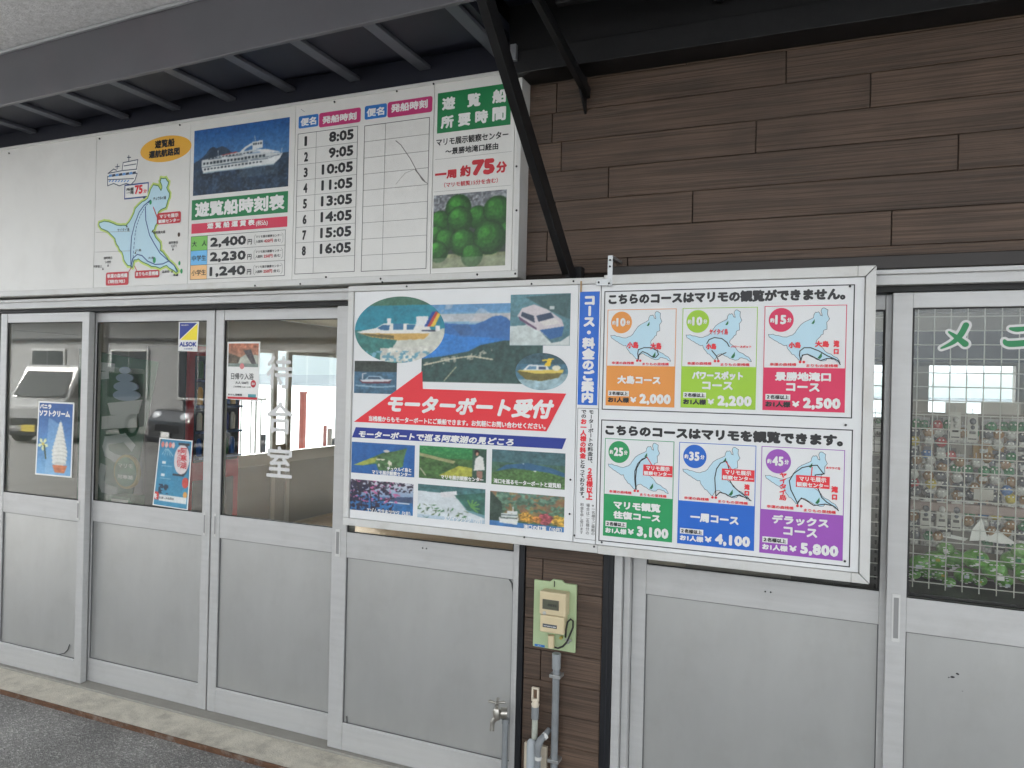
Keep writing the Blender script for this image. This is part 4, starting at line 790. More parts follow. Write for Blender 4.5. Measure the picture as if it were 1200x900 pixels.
for i, (tl, br, vd, mins, names, price, kcol, labs, routes) in enumerate(SPEC):
    x0, z0, x1, z1 = q2(S2, tl, br); w, h = x1-x0, z1-z0; U = lambda u, v: (x0+u*w, z1-v*h); y = y0
    card = B().box(x0, x1, y-.0012, y-.0001, z0, z1).build('price_card', BOARD2, RP, label='price card of the %s minute course at %s yen' % (mins, price)); y -= .0012
    b = B(); b.rect(x0, x1, z0, z1-vd*h, y-e, 0); b.frame(x0, x1, z0, z1, .0022, y-1.3*e, 0); c_x, c_z = U(.21, .135); b.ell(c_x, c_z, .155*w, .155*w*1.02, y-e, 0)
    sc2 = vd/.59; lk = [U(u, v*sc2) for u, v in LKW]
    b.poly(lk, y-e, 1); b.line(lk, .0013, y-2*e, 2, True)
    for u, v, r in ((.605, .155, .006), (.695, .475, .008)):
        q = U(u, v*sc2); b.poly([(q[0]-r, q[1]-r), (q[0]+r*.6, q[1]+r*1.4), (q[0]+r*.7, q[1]-r*.3), (q[0], q[1]-r*1.3)], y-2*e, 3)
    for ro in routes: b.line([U(u, v*sc2) for u, v in ro], .0032, y-3*e, 2)
    for u in (.455, .50): q = U(u, .535*sc2); b.ell(q[0], q[1], .0045, .0045, y-3.5*e, 4, 10)
    if i >= 3:
        a, c = {3: ((.57, .245), (.985, .355)), 4: ((.57, .235), (.985, .345)), 5: ((.43, .25), (.83, .36))}[i]
        p_a, p_c = U(*a), U(*c); b.rect(p_a[0], p_c[0], p_c[1], p_a[1], y-4*e, 4); b.line([U(.62, .17), U((a[0]+c[0])/2-.02 if i == 5 else .71, a[1]+.02)], .003, y-3.6*e, 4)
        text(b, 'マリモ展示', *U(a[0]+.04, a[1]+.055), *U(c[0]-.04, a[1]+.01), y-5*e, 5, .0007); text(b, '観察センター', *U(a[0]+.01, c[1]-.005), *U(c[0]-.01, a[1]+.062), y-5*e, 5, .0007)
    p_a, p_c = U(.035, .845), U(.345, .90); b.rect(p_a[0], p_c[0], p_c[1], p_a[1], y-2*e, 5)
    b.build('card_print', [CW[i], LAKE, INK, DGRN, RED, WHT], card)
    b = B(); yy = y-5*e
    def ut(s_, u0, v0, u1, v1, mi, bold, sp=1.0): a, c = U(u0, v0), U(u1, v1); text(b, s_, a[0], c[1], c[0], a[1], yy, mi, bold, 0, sp)
    ut('約', .072, .115, .127, .16, 1, .0008); ut(mins, .135, .088, .275, .178, 1, .0021, 1.12); ut('分', .285, .115, .34, .16, 1, .001)
    if len(names) == 1: ut(names[0], .17, .685, .80, .772, 1, .0018)
    else: ut(names[0], .15, .63, .83, .716, 1, .0018); ut(names[1], .29 if i != 3 else .15, .734, .70 if i != 3 else .83, .814, 1, .0018)
    ut('２名様以上', .05, .852, .33, .893, 0, .0009); ut('お1人様', .035, .912, .35, .968, 0 if kcol == 'b' else 1, .0013); ut('￥', .365, .905, .46, .962, 1, .0018); ut(price, .50, .868, .95, .984, 1, .0029, 1.10)
    ut('幸運の森桟橋', .08, .545*sc2, .41, .575*sc2, 2, .0004); ut('まりもの里桟橋', .53, .553*sc2, .91, .583*sc2, 2, .0004)
    for s_, u0, v0, u1, v1 in labs: ut(s_, u0, v0, u1, v1, 2, .0014 if len(s_) < 4 else .0007)
    if i == 5: vtext(b, 'ヤイタイ島', *(U(.275, 0)[0], U(0, .235)[1], U(0, .495)[1]), .024, yy, 2, .0012)
    b.build('lettering', [INK, WHT, RED], card)
b = B()
for px, py in ((478, 336), (624, 333), (673, 330), (615.5, 629), (697, 640), (669, 562), (668, 602), (996, 336), (991, 498), (990, 657), (674, 627), (706, 635)):
    x, z = S2(px, py); b.ball((x, Y2-.006 if 340 < py < 620 else Y2-.010, z), .004, 8, 4)
b.build('screw', sm, t2)
st = mat('rust_stain', (.36, .25, .13), .8)
b = B(); x, z = S2(682, 333); b.rect(x-.004, x+.003, z-.03, z+.010, Y2-.0084); b.build('rust_stain', st, t2)
bk = thing('hanging_strap', (S2(715, 320)[0], -.13, 2.0), 'small galvanised strap fixing the top of the price board to the wall', 'strap')
x, z = S2(716, 318); ZN = mat('galvanised', (.45, .46, .46), .35, .7, .1, 30)
B().box(x-.009, x+.009, Y2-.013, Y2-.010, z-.055, z+.055).box(x-.009, x+.009, Y2-.010, -.0075, z+.045, z+.055).build('strap_plate', ZN, bk, .001)
B().box(x-.05, x+.004, Y2-.016, Y2-.0132, z-.052, z-.028).build('corner_plate', ZN, bk, .001)
b = B()
for dx, dz in ((0, .038), (0, .015), (-.002, -.045), (-.04, -.04)): b.ball((x+dx, Y2-.0165, z+dz), .004, 8, 4)
b.build('screw', sm, bk)

# ------------------------------------------------------------------ building shell and interiors
CREAM = mat('cream_interior_paint', (.70, .67, .59), .7, 0, .05, 2); CEIL = mat('ceiling_board', (.76, .73, .64), .8, 0, .04, 3)
GREYP = mat('grey_door_panel', (.34, .335, .30), .5, .1, .05, 3); ALUI = mat('indoor_aluminium', (.62, .62, .60), .45, .3, .05, 4); SHOPB = mat('shop_valance', (.09, .10, .125), .7, 0, .1, 3)
XW = -4.68
hb = thing('hall_building', (-1, 2, 0), 'low lakeside hall seen through the glass doors, cream walls and aluminium back doors', 'building')
B().box(-9, -1.31, .0055, .15, 2.02, 3.2).build('front_wall', CREAM, hb)
B().box(-9, 3.6, -3.4, 4.3, 3.205, 3.3).build('roof', SOFF, hb)  # front overhang lengthened out of view with the soffit, darkening the wall top
B().box(XW, 3.2, .16, 4, 2.15, 2.2).build('ceiling', CEIL, hb)
wy = lambda px: WX(px, 470, XW)[0]
ys = [wy(p) for p in (319, 325.3, 338, 344.6, 398, 404)]
B().box(XW-.1, XW, .1, 4.4, 1.87, 2.149).box(XW-.1, XW, .1, 1.745, 0, 1.869).box(XW-.1, XW, ys[5]+.62, 4.4, 0, 1.869).build('side_wall', mat('grey_side_wall', (.36, .35, .32), .7, 0, .06, 2), hb)
def ydoor(y0, y1):
    f = B(); f.box(XW-.04, XW-.005, y0, y0+.05, 0, 1.868).box(XW-.04, XW-.005, y1-.05, y1, 0, 1.868)
    f.box(XW-.038, XW-.007, y0+.05, y1-.05, 1.84, 1.868).box(XW-.038, XW-.007, y0+.05, y1-.05, .83, .935).box(XW-.038, XW-.007, y0+.05, y1-.05, 0, .1)
    dd = f.build('lake_door_frame', ALUI, hb, .002)
    B().box(XW-.025, XW-.02, y0+.05, y1-.05, .935, 1.84).build('glass_pane', GLB, dd)
    B().box(XW-.027, XW-.018, y0+.05, y1-.05, .1, .83).build('door_panel', GREYP, dd)
ydoor(1.75, ys[1]); ydoor(ys[2], ys[4]+.05); ydoor(ys[4]+.06, ys[5]+.6)
B().box(XW-.03, XW-.02, ys[1]+.002, ys[2]-.002, .0, 1.0).build('frosted_pane', mat('wired_frosted_glass', (.42, .42, .40), .4, 0, .2, 70), hb)
B().box(XW-.03, XW-.02, ys[1]+.002, ys[2]-.002, 1.0, 1.86).build('glass_pane', GLB, hb)
B().box(XW, 3.2, 4.0, 4.1, 0, .95).box(XW, -1.0, 4.0, 4.1, .96, 2.2).build('back_wall', CREAM, hb)
B().box(-1.06, -.98, .2, 4.0, 0, 2.149).build('partition_wall', CREAM, hb)
B().box(3.1, 3.2, .1, 4.0, 0, 2.149).build('side_wall', CREAM, hb)
# shop back wall with two openings
YS = 3.0; a0, a1 = W(985, 470, YS)[0], W(1046, 470, YS)[0]; c0, c1 = W(1088, 470, YS)[0], W(1190, 470, YS)[0]; zt = W(1100, 428, YS)[1]; zlo = 1.28
s = B().box(-.97, 3.09, YS, YS+.1, zt, 2.149).box(-.97, 3.09, YS, YS+.1, 0, zlo-.001)
s.box(-.97, a0, YS, YS+.1, zlo, zt-.001).box(a1, c0, YS, YS+.1, zlo, zt-.001).box(c1, 3.09, YS, YS+.1, zlo, zt-.001); s.build('shop_back_wall', mat('shop_wall', (.34, .34, .32), .7, 0, .06, 3), hb)
B().box(a0, a1, YS+.03, YS+.035, zlo, zt).box(c0, c1, YS+.03, YS+.035, zlo, zt).build('glass_pane', GLB, hb)
B().box(-.9, 3.0, YS-.08, YS-.01, zt+.02, zt+.22).build('valance', SHOPB, hb)
B().box(-.9, 3.0, 1.7, 1.8, 2.03, 2.148).build('ceiling_beam', mat('beam_grey', (.22, .22, .21), .7), hb)
cl = thing('ceiling_light', (.45, 2.2, 2.12), 'lit fluorescent tube fitting on the shop ceiling', 'light')
B().box(-.1, .50, 2.17, 2.25, 2.10, 2.149).build('housing', PAPER, cl, .003)
B().tube([(-.08, 2.21, 2.085), (.48, 2.21, 2.085)], .013, 10).build('tube', mat('fluorescent_tube', (.9, .9, .85), .4, emit=((1, .96, .85), 4)), cl)
TAN = mat('tan_wood_floor', (.48, .34, .20), .5, 0, .15, 3, .1, 40, (1, 12, 1))
pf = thing('platform', (-3, 2.8, 0), 'low tan wooden platform inside the waiting room', 'platform')
B().box(-4.60, -1.3, 1.7, 3.95, 0, .25).build('deck', TAN, pf); B().box(-4.62, -4.595, 1.7, 3.95, 0, .27).box(-4.56, -4.54, 1.7, 3.95, .2505, .256).build('edging', mat('pale_wood', (.48, .38, .25), .5), pf, .003)
cu = thing('cushion_row', (-1.9, 2.2, .25), 'dark patterned bench cushion on the platform behind the price board', 'cushion')
B().box(-2.35, -1.5, 1.75, 2.15, .251, .34).build('cushion', mat('patterned_fabric', (.12, .09, .09), .9, 0, .6, 30), cu, .02)
# vending machine
XV = -4.18; vy0, vy1 = WX(221, 470, XV)[0], WX(281.5, 470, XV)[0]; vz = 1.83
vm_ = thing('vending_machine', (-4.4, 1.0, 0), 'red drinks vending machine standing behind the glass of the lettered door', 'vending machine')
VR = mat('vending_red', (.60, .035, .055), .4, 0, .03)
B().box(XV-.42, XV-.03, vy0, vy1, .05, vz).build('cabinet', mat('machine_side', (.03, .03, .033), .4), vm_, .008); B().box(XV-.029, XV, vy0, vy1, .05, vz).build('front_panel', VR, vm_, .006)
b = B(); b.box(XV+.0005, XV+.012, vy0+.05, vy1-.025, .99, 1.76, 0); b.build('display_window', mat('display_dark', (.05, .07, .11), .15), vm_, .003)
b = B(); cols = 6
for r_ in range(4):
    for c_ in range(cols):
        yy = vy0+.075+c_*(vy1-vy0-.12)/cols; zz_ = 1.04+.185*r_
        b.tube([(XV+.03, yy, zz_), (XV+.03, yy, zz_+.10), (XV+.03, yy, zz_+.125)], .02, 8, (r_+c_*2) % 5, rs=[.019, .019, .01])
b.build('drink_sample', [BLU2, WHT, YEL, DGRN, NAVYI], vm_, kind='stuff')
b = B()
for r_ in range(4): b.box(XV+.0125, XV+.055, vy0+.055, vy1-.03, 1.015+.185*r_, 1.03+.185*r_, 0)
b.build('sample_shelf', [mat('shelf_blue', (.10, .18, .42), .4)], vm_)
b = B(); b.box(XV+.0005, XV+.006, vy0+.05, vy1-.06, .55, .86); b.build('coin_panel', mat('panel_grey', (.14, .14, .15), .5), vm_)
# green banner with brushed white strokes
yb = .75; K = lambda x, y: W(100+x/3.914, 370+y/3.914, yb)
gb_ = thing('green_banner', (-4.2, yb, .8), 'slanting dark green banner with pale brushed strokes behind the second door', 'banner')
gm = mat('banner_green', (.020, .085, .045), .8, 0, .15, 5, .1, 30)
qs = [K(-30, 150), K(45, 163), K(335, 212), K(205, 880), K(-40, 880)]
B().prism(qs, yb, yb+.004).build('cloth', gm, gb_)
b = B(); GP = mat('banner_pale', (.34, .38, .38), .7)
b.line([K(72, 232), K(125, 238)], .055, yb-e); b.line([K(70, 275), K(100, 272)], .05, yb-e*2)
b.line([K(100, 570), K(92, 600), K(100, 630), K(135, 652), K(185, 665)], .05, yb-e*3); b.line([K(100, 572), K(180, 560), K(215, 600)], .055, yb-e*4)
b.line([K(82, 695), K(70, 750), K(85, 790), K(135, 805)], .06, yb-e*5); b.build('brush_stroke', GP, gb_)
sc_f = thing('soft_serve_cutout', (-4.1, yb-.1, .9), 'pale blue cardboard soft-serve cutout in a white cup before the green banner', 'display')
yc = yb-.05; K2 = lambda x, y: W(100+x/3.914, 370+y/3.914, yc); b = B()
for u, v, ru, rv in ((180, 250, 26, 16), (180, 285, 40, 20), (187, 325, 57, 24), (190, 365, 62, 26)):
    c = K2(u, v); r1 = abs(K2(u+ru, v)[0]-c[0]); r2 = abs(K2(u, v+rv)[1]-c[1]); b.prism([(c[0]+r1*math.cos(k*math.pi/12), c[1]+r2*math.sin(k*math.pi/12)) for k in range(24)], yc-.002*b.mi.__len__()/26, yc+.004)
b.build('cream_swirl', mat('cutout_blue', (.20, .27, .36), .6), sc_f)
B().prism([K2(110, 400), K2(268, 385), K2(250, 450), K2(125, 455)], yc-.014, yc-.009).prism([K2(80, 462), K2(240, 445), K2(240, 512), K2(78, 520)], yc-.007, yc-.002).build('cup', mat('cutout_white', (.36, .38, .37), .6), sc_f)
def disc(nm, px, py, r, y, label, cat, rim, face, txts):
    x, z = W(px, py, y); t = thing(nm, (x, y, z-r), label, cat)
    B().tube([(x, y, z), (x, y+.02, z)], r, 28).build('rim', rim, t)
    B().tube([(x, y-.004, z), (x, y-.0005, z)], r*.86, 28).build('face', face, t); b = B()
    for s_, dz in txts: text(b, s_, x-r*.6, z+r*dz-.012, x+r*.6, z+r*dz+.014, y-.005, 0, .001)
    if txts: b.build('lettering', [PAPER], t)
    return t
disc('round_plaque', 147.5, 553, .105, .60, 'round green plaque with a gold rim standing behind the second door', 'plaque', mat('gold_rim', (.35, .28, .10), .4, .5), mat('plaque_green', (.10, .20, .12), .5, 0, .5, 20), [('マリモ', .35), ('阿寒湖', -.3)])
x0, z1 = W(128, 580, .5); x1, z0 = W(153, 593, .5)
bx = thing('souvenir_box', ((x0+x1)/2, .5, z0), 'small green and white box at the foot of the round plaque', 'box')
B().box(x0, x1, .5, .6, z0-.1, z1).build('carton', mat('box_green', (.06, .16, .09), .6, 0, .5, 25), bx, .003); B().box(x0+.02, x1-.02, .497, .4995, z1-.05, z1-.02).build('box_label', PAPER, bx)
# table, bin and flag behind the leftmost door
fl = thing('blue_flag', W(2, 590, .7)[:1]+(.7, W(2, 590, .7)[1]), 'blue folded advertising flag leaning at the left edge behind the glass', 'flag')
K3 = lambda x, y: W(x/3.91, 360+y/3.91, .7)
B().prism([K3(-60, 440), K3(12, 470), K3(40, 520), K3(50, 600), K3(42, 680), K3(20, 720), K3(-60, 900)], .7, .705).build('cloth', mat('flag_blue', (.02, .05, .22), .7, 0, .3, 8), fl)
B().prism([K3(38, 470), K3(60, 540), K3(78, 600), K3(62, 560), K3(30, 500)], .694, .6985).build('pale_strip', mat('flag_teal', (.25, .45, .5), .7), fl)
B().prism([K3(20, 440), K3(32, 470), K3(108, 655), K3(96, 665)], .685, .692).build('pole', BLACKM, fl)
b = B(); b.line([K3(28, 640), K3(40, 650), K3(32, 665), K3(44, 680)], .012, .6985); b.build('lettering', PAPER, fl)
bn = thing('blue_bin', (-5.2, 1.1, 0), 'dark blue tub with a teal lid edge beneath the soft-serve poster', 'bin')
K4 = lambda x, y: W(x/3.91, 360+y/3.91, 1.0); p1, p2 = K4(195, 765), K4(345, 835)
B().box(p1[0], p2[0], 1.0, 1.3, p2[1], p1[1]+.05).build('tub', mat('tub_blue', (.012, .04, .17), .4), bn, .02)
p3, p4 = K4(295, 730), K4(350, 830); B().box(p3[0], p4[0], .96, .998, p4[1], p3[1]).build('teal_panel', mat('teal', (.02, .22, .24), .5), bn, .005)
B().box(p1[0]+.05, p1[0]+.08, 1.05, 1.08, 0, p2[1]-.002).box(p2[0]-.2, p2[0]-.17, 1.05, 1.08, 0, p2[1]-.002).build('leg', ALUI, bn)

# ------------------------------------------------------------------ posters and stickers on the glass
def poster(nm, quad, y, label, cat):
    q = [W(*p, y) for p in quad]; c = sum(p[0] for p in q)/4, sum(p[1] for p in q)/4
    t = thing(nm, (c[0], y, min(p[1] for p in q)), label, cat); B().prism(q, y, y+.0008).build('paper', PAPER, t); return t, q
def bil(q, u, v): return tuple((q[0][k]*(1-u)+q[1][k]*u)*(1-v)+(q[3][k]*(1-u)+q[2][k]*u)*v for k in (0, 1))
def qtext(b, q, s_, u0, v0, u1, v1, y, mi, bold=.0005):
    a = bil(q, u0, v0); c = bil(q, u1, v1); text(b, s_, a[0], c[1], c[0], a[1], y, mi, bold)
yg = .0118
t, q = poster('poster', [(45.3, 470), (87.2, 472), (83.8, 560), (41, 556)], yg, 'blue vanilla soft-serve ice cream poster on the leftmost door glass', 'poster')
p = Pic(46, 100, (24, 76, 150), (120, 176, 220)); p.noise(.08, 6); p.poly([(.3,.2),(.65,.3),(.6,1),(.25,1)], (150, 195, 228), a=.45)
for k in range(11):
    v = .30+.052*k; r = .05+.026*k if k < 8 else .23-.01*(k-8); p.ell(.66-.01*k*0, v, r, .045, (224, 224, 216), .05); p.ell(.70, v+.018, r*.9, .02, (176, 178, 172), a=.6)
p.poly([(.64,.32),(.66,.22),(.68,.32)], (224, 224, 216)); p.poly([(.46,.86),(.90,.86),(.82,.97),(.55,.97)], (196, 112, 70), .2)
for a in range(5):
    an = a*1.256+.3; p.poly([(.16,.58),(.16+.12*math.cos(an-.4),.58+.07*math.sin(an-.4)),(.16+.17*math.cos(an),.58+.10*math.sin(an)),(.16+.12*math.cos(an+.4),.58+.07*math.sin(an+.4))], (226, 232, 180))
p.ell(.16,.58,.04,.02,(214,190,80)); p.ln([(.2,.6),(.26,.78)], .02, (40, 60, 30))
photo(p, 0, 0, 0, 0, yg-e, t, quad=[bil(q, .035, .02), bil(q, .965, .02), bil(q, .965, .98), bil(q, .035, .98)])
b = B(); qtext(b, q, 'バニラ', .05, .035, .38, .10, yg-3*e, 0, .0022); qtext(b, q, 'ソフトクリーム', .04, .115, .90, .20, yg-3*e, 0, .0026); b.build('lettering', [WHT], t)
yf = .045+.0118
t, q = poster('poster', [(187, 513), (225.7, 516.4), (220, 598), (178.7, 591.8)], yf, 'blue festival poster with a big paper lantern on the second door glass', 'poster')
p = Pic(56, 100, (46, 128, 168), (60, 140, 176)); p.noise(.08, 10); p.poly([(0,0),(.06,0),(0,.1)], (70,80,80)); p.ell(.78, .28, .2, .25, (46, 60, 76)); p.ell(.74, .28, .24, .22, (218, 208, 208)); p.rect(.6, .03, .95, .07, (40, 46, 56)); p.rect(.5, .5, .85, .53, (40, 46, 56))
for u, c in ((.1, (212, 120, 110)), (.22, (214, 170, 165)), (.34, (208, 110, 104)), (.44, (220, 190, 185))): p.ell(u, .08, .05, .045, c)
p.ell(.9, .62, .1, .08, (200, 70, 60)); p.ell(.92, .8, .06, .05, (222, 160, 80)); p.rect(0, .80, .13, .92, (205, 60, 56)); p.rect(.14, .84, .97, .93, (222, 226, 226)); p.speck(p.inside([(.1,.68),(.4,.68),(.4,.82),(.1,.82)]), (30, 50, 70), 16, .45, 4)
for k in range(5): p.ln([(.2+.02*k, .14), (.1+.09*k, .24)], .006, (190, 214, 222))
for k, (u, v) in enumerate(((.13, .33), (.13, .52))): p.rect(u, v, u+.12, v+.04, (210, 224, 228)); p.ln([(u, v+.07), (u+.32, v+.07)], .008, (130, 176, 200))
photo(p, 0, 0, 0, 0, yf-e, t, quad=[bil(q, .03, .015), bil(q, .97, .015), bil(q, .97, .985), bil(q, .03, .985)])
b = B(); ct = bil(q, .80, 0)[0]; x_a = bil(q, .78, .3)[0]; x_b = bil(q, .64, .3)[0]
vtext(b, '阿寒湖', x_a, bil(q, .8, .11)[1], bil(q, .8, .42)[1], .045, yf-3*e, 0, .0012); vtext(b, 'まつり灯り', x_b, bil(q, .64, .14)[1], bil(q, .64, .40)[1], .026, yf-3*e, 0, .0008)
qtext(b, q, '冬', .02, .82, .12, .90, yf-3*e, 1, .0012); qtext(b, q, 'お楽しみ抽選会', .17, .855, .6, .885, yf-3*e, 2, .0002); b.build('lettering', [DKRED, WHT, INK], t)
t, q = poster('poster', [(266.7, 400.6), (305, 400.3), (302.8, 470.4), (265, 467.5)], yf, 'white day-visit hot spring bath poster with an orange photo on the lettered door', 'poster')
p = Pic(50, 40, (196, 116, 84), (120, 110, 96)); p.noise(.5, 9); p.poly([(.35,.65),(.6,.45),(1,.5),(1,1),(.3,1)], (180, 184, 170), .2); p.poly([(.5,.3),(.75,.25),(.95,.9),(.8,.9)], (70, 64, 66), .6); p.poly([(0,.4),(.4,.6),(.3,1),(0,1)], (92, 80, 66), .5); p.rect(0,.86,1,1,(126,140,132),.2)
photo(p, 0, 0, 0, 0, yf-e, t, quad=[bil(q, .04, .03), bil(q, .96, .03), bil(q, .96, .43), bil(q, .04, .43)])
b = B(); c = bil(q, .83, .71); b.ell(c[0], c[1], .016, .018, yf-e, 0, 16); c = bil(q, .47, .42); b.ell(c[0], c[1], .014, .014, yf-2*e, 1, 12)
a, c = bil(q, .04, .955), bil(q, .96, .975); b.rect(a[0], c[0], c[1], a[1], yf-e, 0); a, c = bil(q, .68, .89), bil(q, .92, .94); b.rect(a[0], c[0], c[1], a[1], yf-e, 2); b.build('print_block', [DKRED, ink('dusty_pink', (210, 130, 130)), ink('teal', (70, 150, 160))], t)
b = B(); qtext(b, q, '日帰り入浴', .14, .54, .84, .645, yf-3*e, 0, .0005); qtext(b, q, '大人 500円', .28, .68, .68, .725, yf-3*e, 0, .0004); qtext(b, q, 'ご利用時間 13:00～21:00', .22, .76, .76, .785, yf-3*e, 0, .0001); qtext(b, q, 'あかん湖鶴雅', .06, .90, .5, .93, yf-3*e, 0, .0003); qtext(b, q, '温泉', .78, .69, .88, .73, yf-3*e, 1, .0003); b.build('lettering', [INK, WHT], t)
t, q = poster('sticker', [(209.6, 376.6), (233.2, 376.6), (231.2, 412), (208.8, 411)], yf, 'small security sticker split diagonally blue and yellow at the door glass corner', 'sticker')
b = B(); i_ = lambda u, v: bil(q, u, v); b.poly([i_(.06, .05), i_(.92, .05), i_(.06, .62)], yf-e, 0); b.poly([i_(.95, .07), i_(.95, .62), i_(.1, .63)], yf-e, 1); b.build('print_block', [NAVYI, ink('bright_yellow', (240, 220, 30))], t)
b = B(); qtext(b, q, 'ALSOK', .06, .70, .95, .84, yf-2*e, 0, .0018); qtext(b, q, 'SECURITY', .14, .11, .5, .15, yf-2*e, 1, .0002); qtext(b, q, '北海道警備', .3, .90, .75, .94, yf-2*e, 0, .0001); b.build('lettering', [NAVYI, WHT], t)

# ------------------------------------------------------------------ meter, conduit, tap, standpipe
kk = lambda x, y, yy: W(560+x/3.214, 620+y/3.214, yy)
mt_ = thing('electric_meter', (-.93, -.03, .6), 'cream electric meter on a pale green plate screwed to the pillar', 'meter')
MG = mat('meter_plate_green', (.40, .50, .29), .5, 0, .05, 8); MC = mat('meter_cream', (.62, .52, .33), .35, 0, .04, 8)
yp = -.022; (x0, z1), (x1, z0) = kk(212, 190, yp), kk(366, 468, yp)
B().prism([(x0, z0), (x1, z0), (x1, z1), (x0+(x1-x0)*.72, z1), (x0+(x1-x0)*.66, z1+.010), (x0+(x1-x0)*.44, z1+.010), (x0+(x1-x0)*.38, z1), (x0, z1)], yp, yp+.012).build('plate', MG, mt_, .003)
yb_ = -.072
(xa, za), (xb, zb) = kk(232, 232, yb_), kk(330, 336, yb_); xa2, xb2 = xa+.012, xb+.0
up_ = B().box(xa, xb, yb_, yp-.001, zb+.001, za).build('upper_case', MC, mt_, .006)
(xc_, zc_), (xd_, zd_) = kk(232, 338, yb_), kk(322, 402, yb_); B().box(xc_, xd_, yb_+.004, yp-.001, zd_, zb-.001).build('lower_case', MC, mt_, .005)
B().tube([(kk(276, 400, -.05)[0], -.05, kk(276, 400, -.05)[1]), (kk(276, 446, -.05)[0], -.05, kk(276, 446, -.05)[1])], .0125, 12).build('cable_boss', MC, mt_)
(a_, b__), (c_, d_) = kk(247, 266, yb_), kk(302, 305, yb_)
b = B(); b.box(a_-.003, c_+.003, yb_-.0016, yb_-.0002, d_-.003, b__+.003, 1); b.box(a_, c_, yb_-.0026, yb_-.0017, d_, b__, 0); b.build('meter_display', [mat('lcd_grey', (.10, .105, .075), .2), mat('bezel_brown', (.10, .09, .07), .4)], mt_)
b = B(); text(b, '0835', a_+.018, d_+.010, c_-.005, b__-.012, yb_-.003, 0, .0004); b.build('lettering', INK, mt_)
c = kk(251, 316, yb_); B().tube([(c[0], yb_-.002, c[1]), (c[0], yb_, c[1])], .007, 14).build('seal_disc', mat('seal_grey', (.45, .45, .43), .4), mt_)
(a_, b__), (c_, d_) = kk(243, 356, yb_), kk(296, 378, yb_); b = B(); b.rect(a_, c_, d_, b__, yb_+.0036, 0); text(b, '単相3線', a_+.003, d_+.004, c_-.003, b__-.006, yb_+.0032, 1, .0004); b.build('rating_label', [mat('label_dark', (.06, .07, .09), .5), PAPER], mt_)
(a_, b__), (c_, d_) = kk(212, 431, yp), kk(252, 446, yp); b = B(); b.rect(a_+.002, c_, d_, b__, yp-.0006, 0); text(b, '電力', a_+.014, d_+.003, c_-.014, b__-.003, yp-.001, 1, .0003); b.build('plate_label', [BLUE, PAPER], mt_)
cb = [kk(*p, -.045) for p in ((330, 408), (334, 375), (340, 348), (350, 339), (357, 348), (356, 372), (346, 400), (336, 425), (322, 440), (302, 448), (286, 446))]
B().tube([(p[0], -.045-.006*math.sin(i), p[1]) for i, p in enumerate(cb)], .0035, 8).build('cable', RUBBER, mt_)
c = kk(341, 418, -.04); B().box(c[0]-.012, c[0]+.012, -.045, -.036, c[1]-.003, c[1]+.003).box(c[0]-.003, c[0]+.003, -.047, -.04, c[1]-.014, c[1]+.012).build('cable_clip', ZN, mt_, .001)
c = kk(315, 408, -.05); B().tube([(c[0], -.06, c[1]), (c[0], -.045, c[1])], .006, 10).build('terminal_screw', mat('brass', (.55, .45, .12), .3, .8), mt_)
c = kk(288, 210, -.025); b = B().box(c[0]-.0012, c[0]+.0012, -.0265, -.0225, c[1]-.008, c[1]+.014); b.build('notch', INK, mt_)
PVC = mat('grey_pvc', (.21, .225, .235), .45, 0, .08, 10, dirt=((.12, .12, .12), .4, 18))
cp = thing('conduit_pipe', (-.9, -.03, 0), 'grey conduit pipe running down from the electric meter', 'pipe')
xp = kk(296, 500, -.035)[0]; zt_ = kk(296, 468, -.035)[1]; zc2 = kk(296, 526, -.035)[1]
B().tube([(xp, -.035, -.03), (xp, -.035, zc2-.001)], .0135, 14).build('tube', PVC, cp)
B().tube([(xp, -.035, zc2), (xp, -.035, zt_)], .0165, 14).build('coupler', mat('coupler_grey', (.27, .29, .30), .4), cp)
for z in (.18, .5): B().box(xp-.022, xp+.022, -.052, -.008, z, z+.012).build('pipe_clamp', ZN, cp, .001)
k8 = lambda x, y, yy: W(560+x/7.5, 780+y/7.5, yy)
CHR = mat('worn_chrome', (.42, .40, .36), .28, .9, .15, 60)
wt = thing('water_tap', (-1.13, -.06, 0), 'chrome outdoor water tap on a grey standpipe before the sliding door', 'tap')
ypp = -.05; xq, zq = k8(243, 480, ypp)
B().tube([(xq, ypp, -.03), (xq, ypp, zq)], .0125, 12).tube([(xq, ypp, zq-.012), (xq, ypp, zq+.006)], .0155, 12).build('riser', PVC, wt)
fx, fz_ = k8(248, 415, ypp); B().tube([(fx+.004, ypp, fz_), (fx-.018, ypp-.01, fz_)], .021, 16).build('flange', CHR, wt)
tb = k8(165, 430, -.075); 
B().tube([(fx-.01, ypp-.008, fz_), (fx-.04, -.066, fz_-.002), (tb[0], -.075, tb[1]+.006)], .013, 12, rs=[.016, .014, .015]).build('body', CHR, wt)
B().tube([(tb[0], -.075, k8(165, 470, -.075)[1]), (tb[0], -.075, k8(165, 400, -.075)[1]), (tb[0], -.075, k8(165, 375, -.075)[1])], .014, 12, rs=[.014, .016, .011]).tube([(tb[0], -.075, k8(165, 380, -.075)[1]), (tb[0], -.075, k8(165, 335, -.075)[1])], .006, 8).build('valve_stem', CHR, wt)
sp_ = [k8(*p_, -.082) for p_ in ((165, 455), (145, 475), (130, 495), (128, 525), (127, 568))]
B().tube([(p_[0], -.078-.002*i, p_[1]) for i, p_ in enumerate(sp_)], .009, 10, rs=[.012, .010, .009, .009, .0095]).build('spout', CHR, wt)
hz = k8(165, 330, -.075)[1]; b = B().ball((tb[0], -.075, hz), .009, 10, 6)
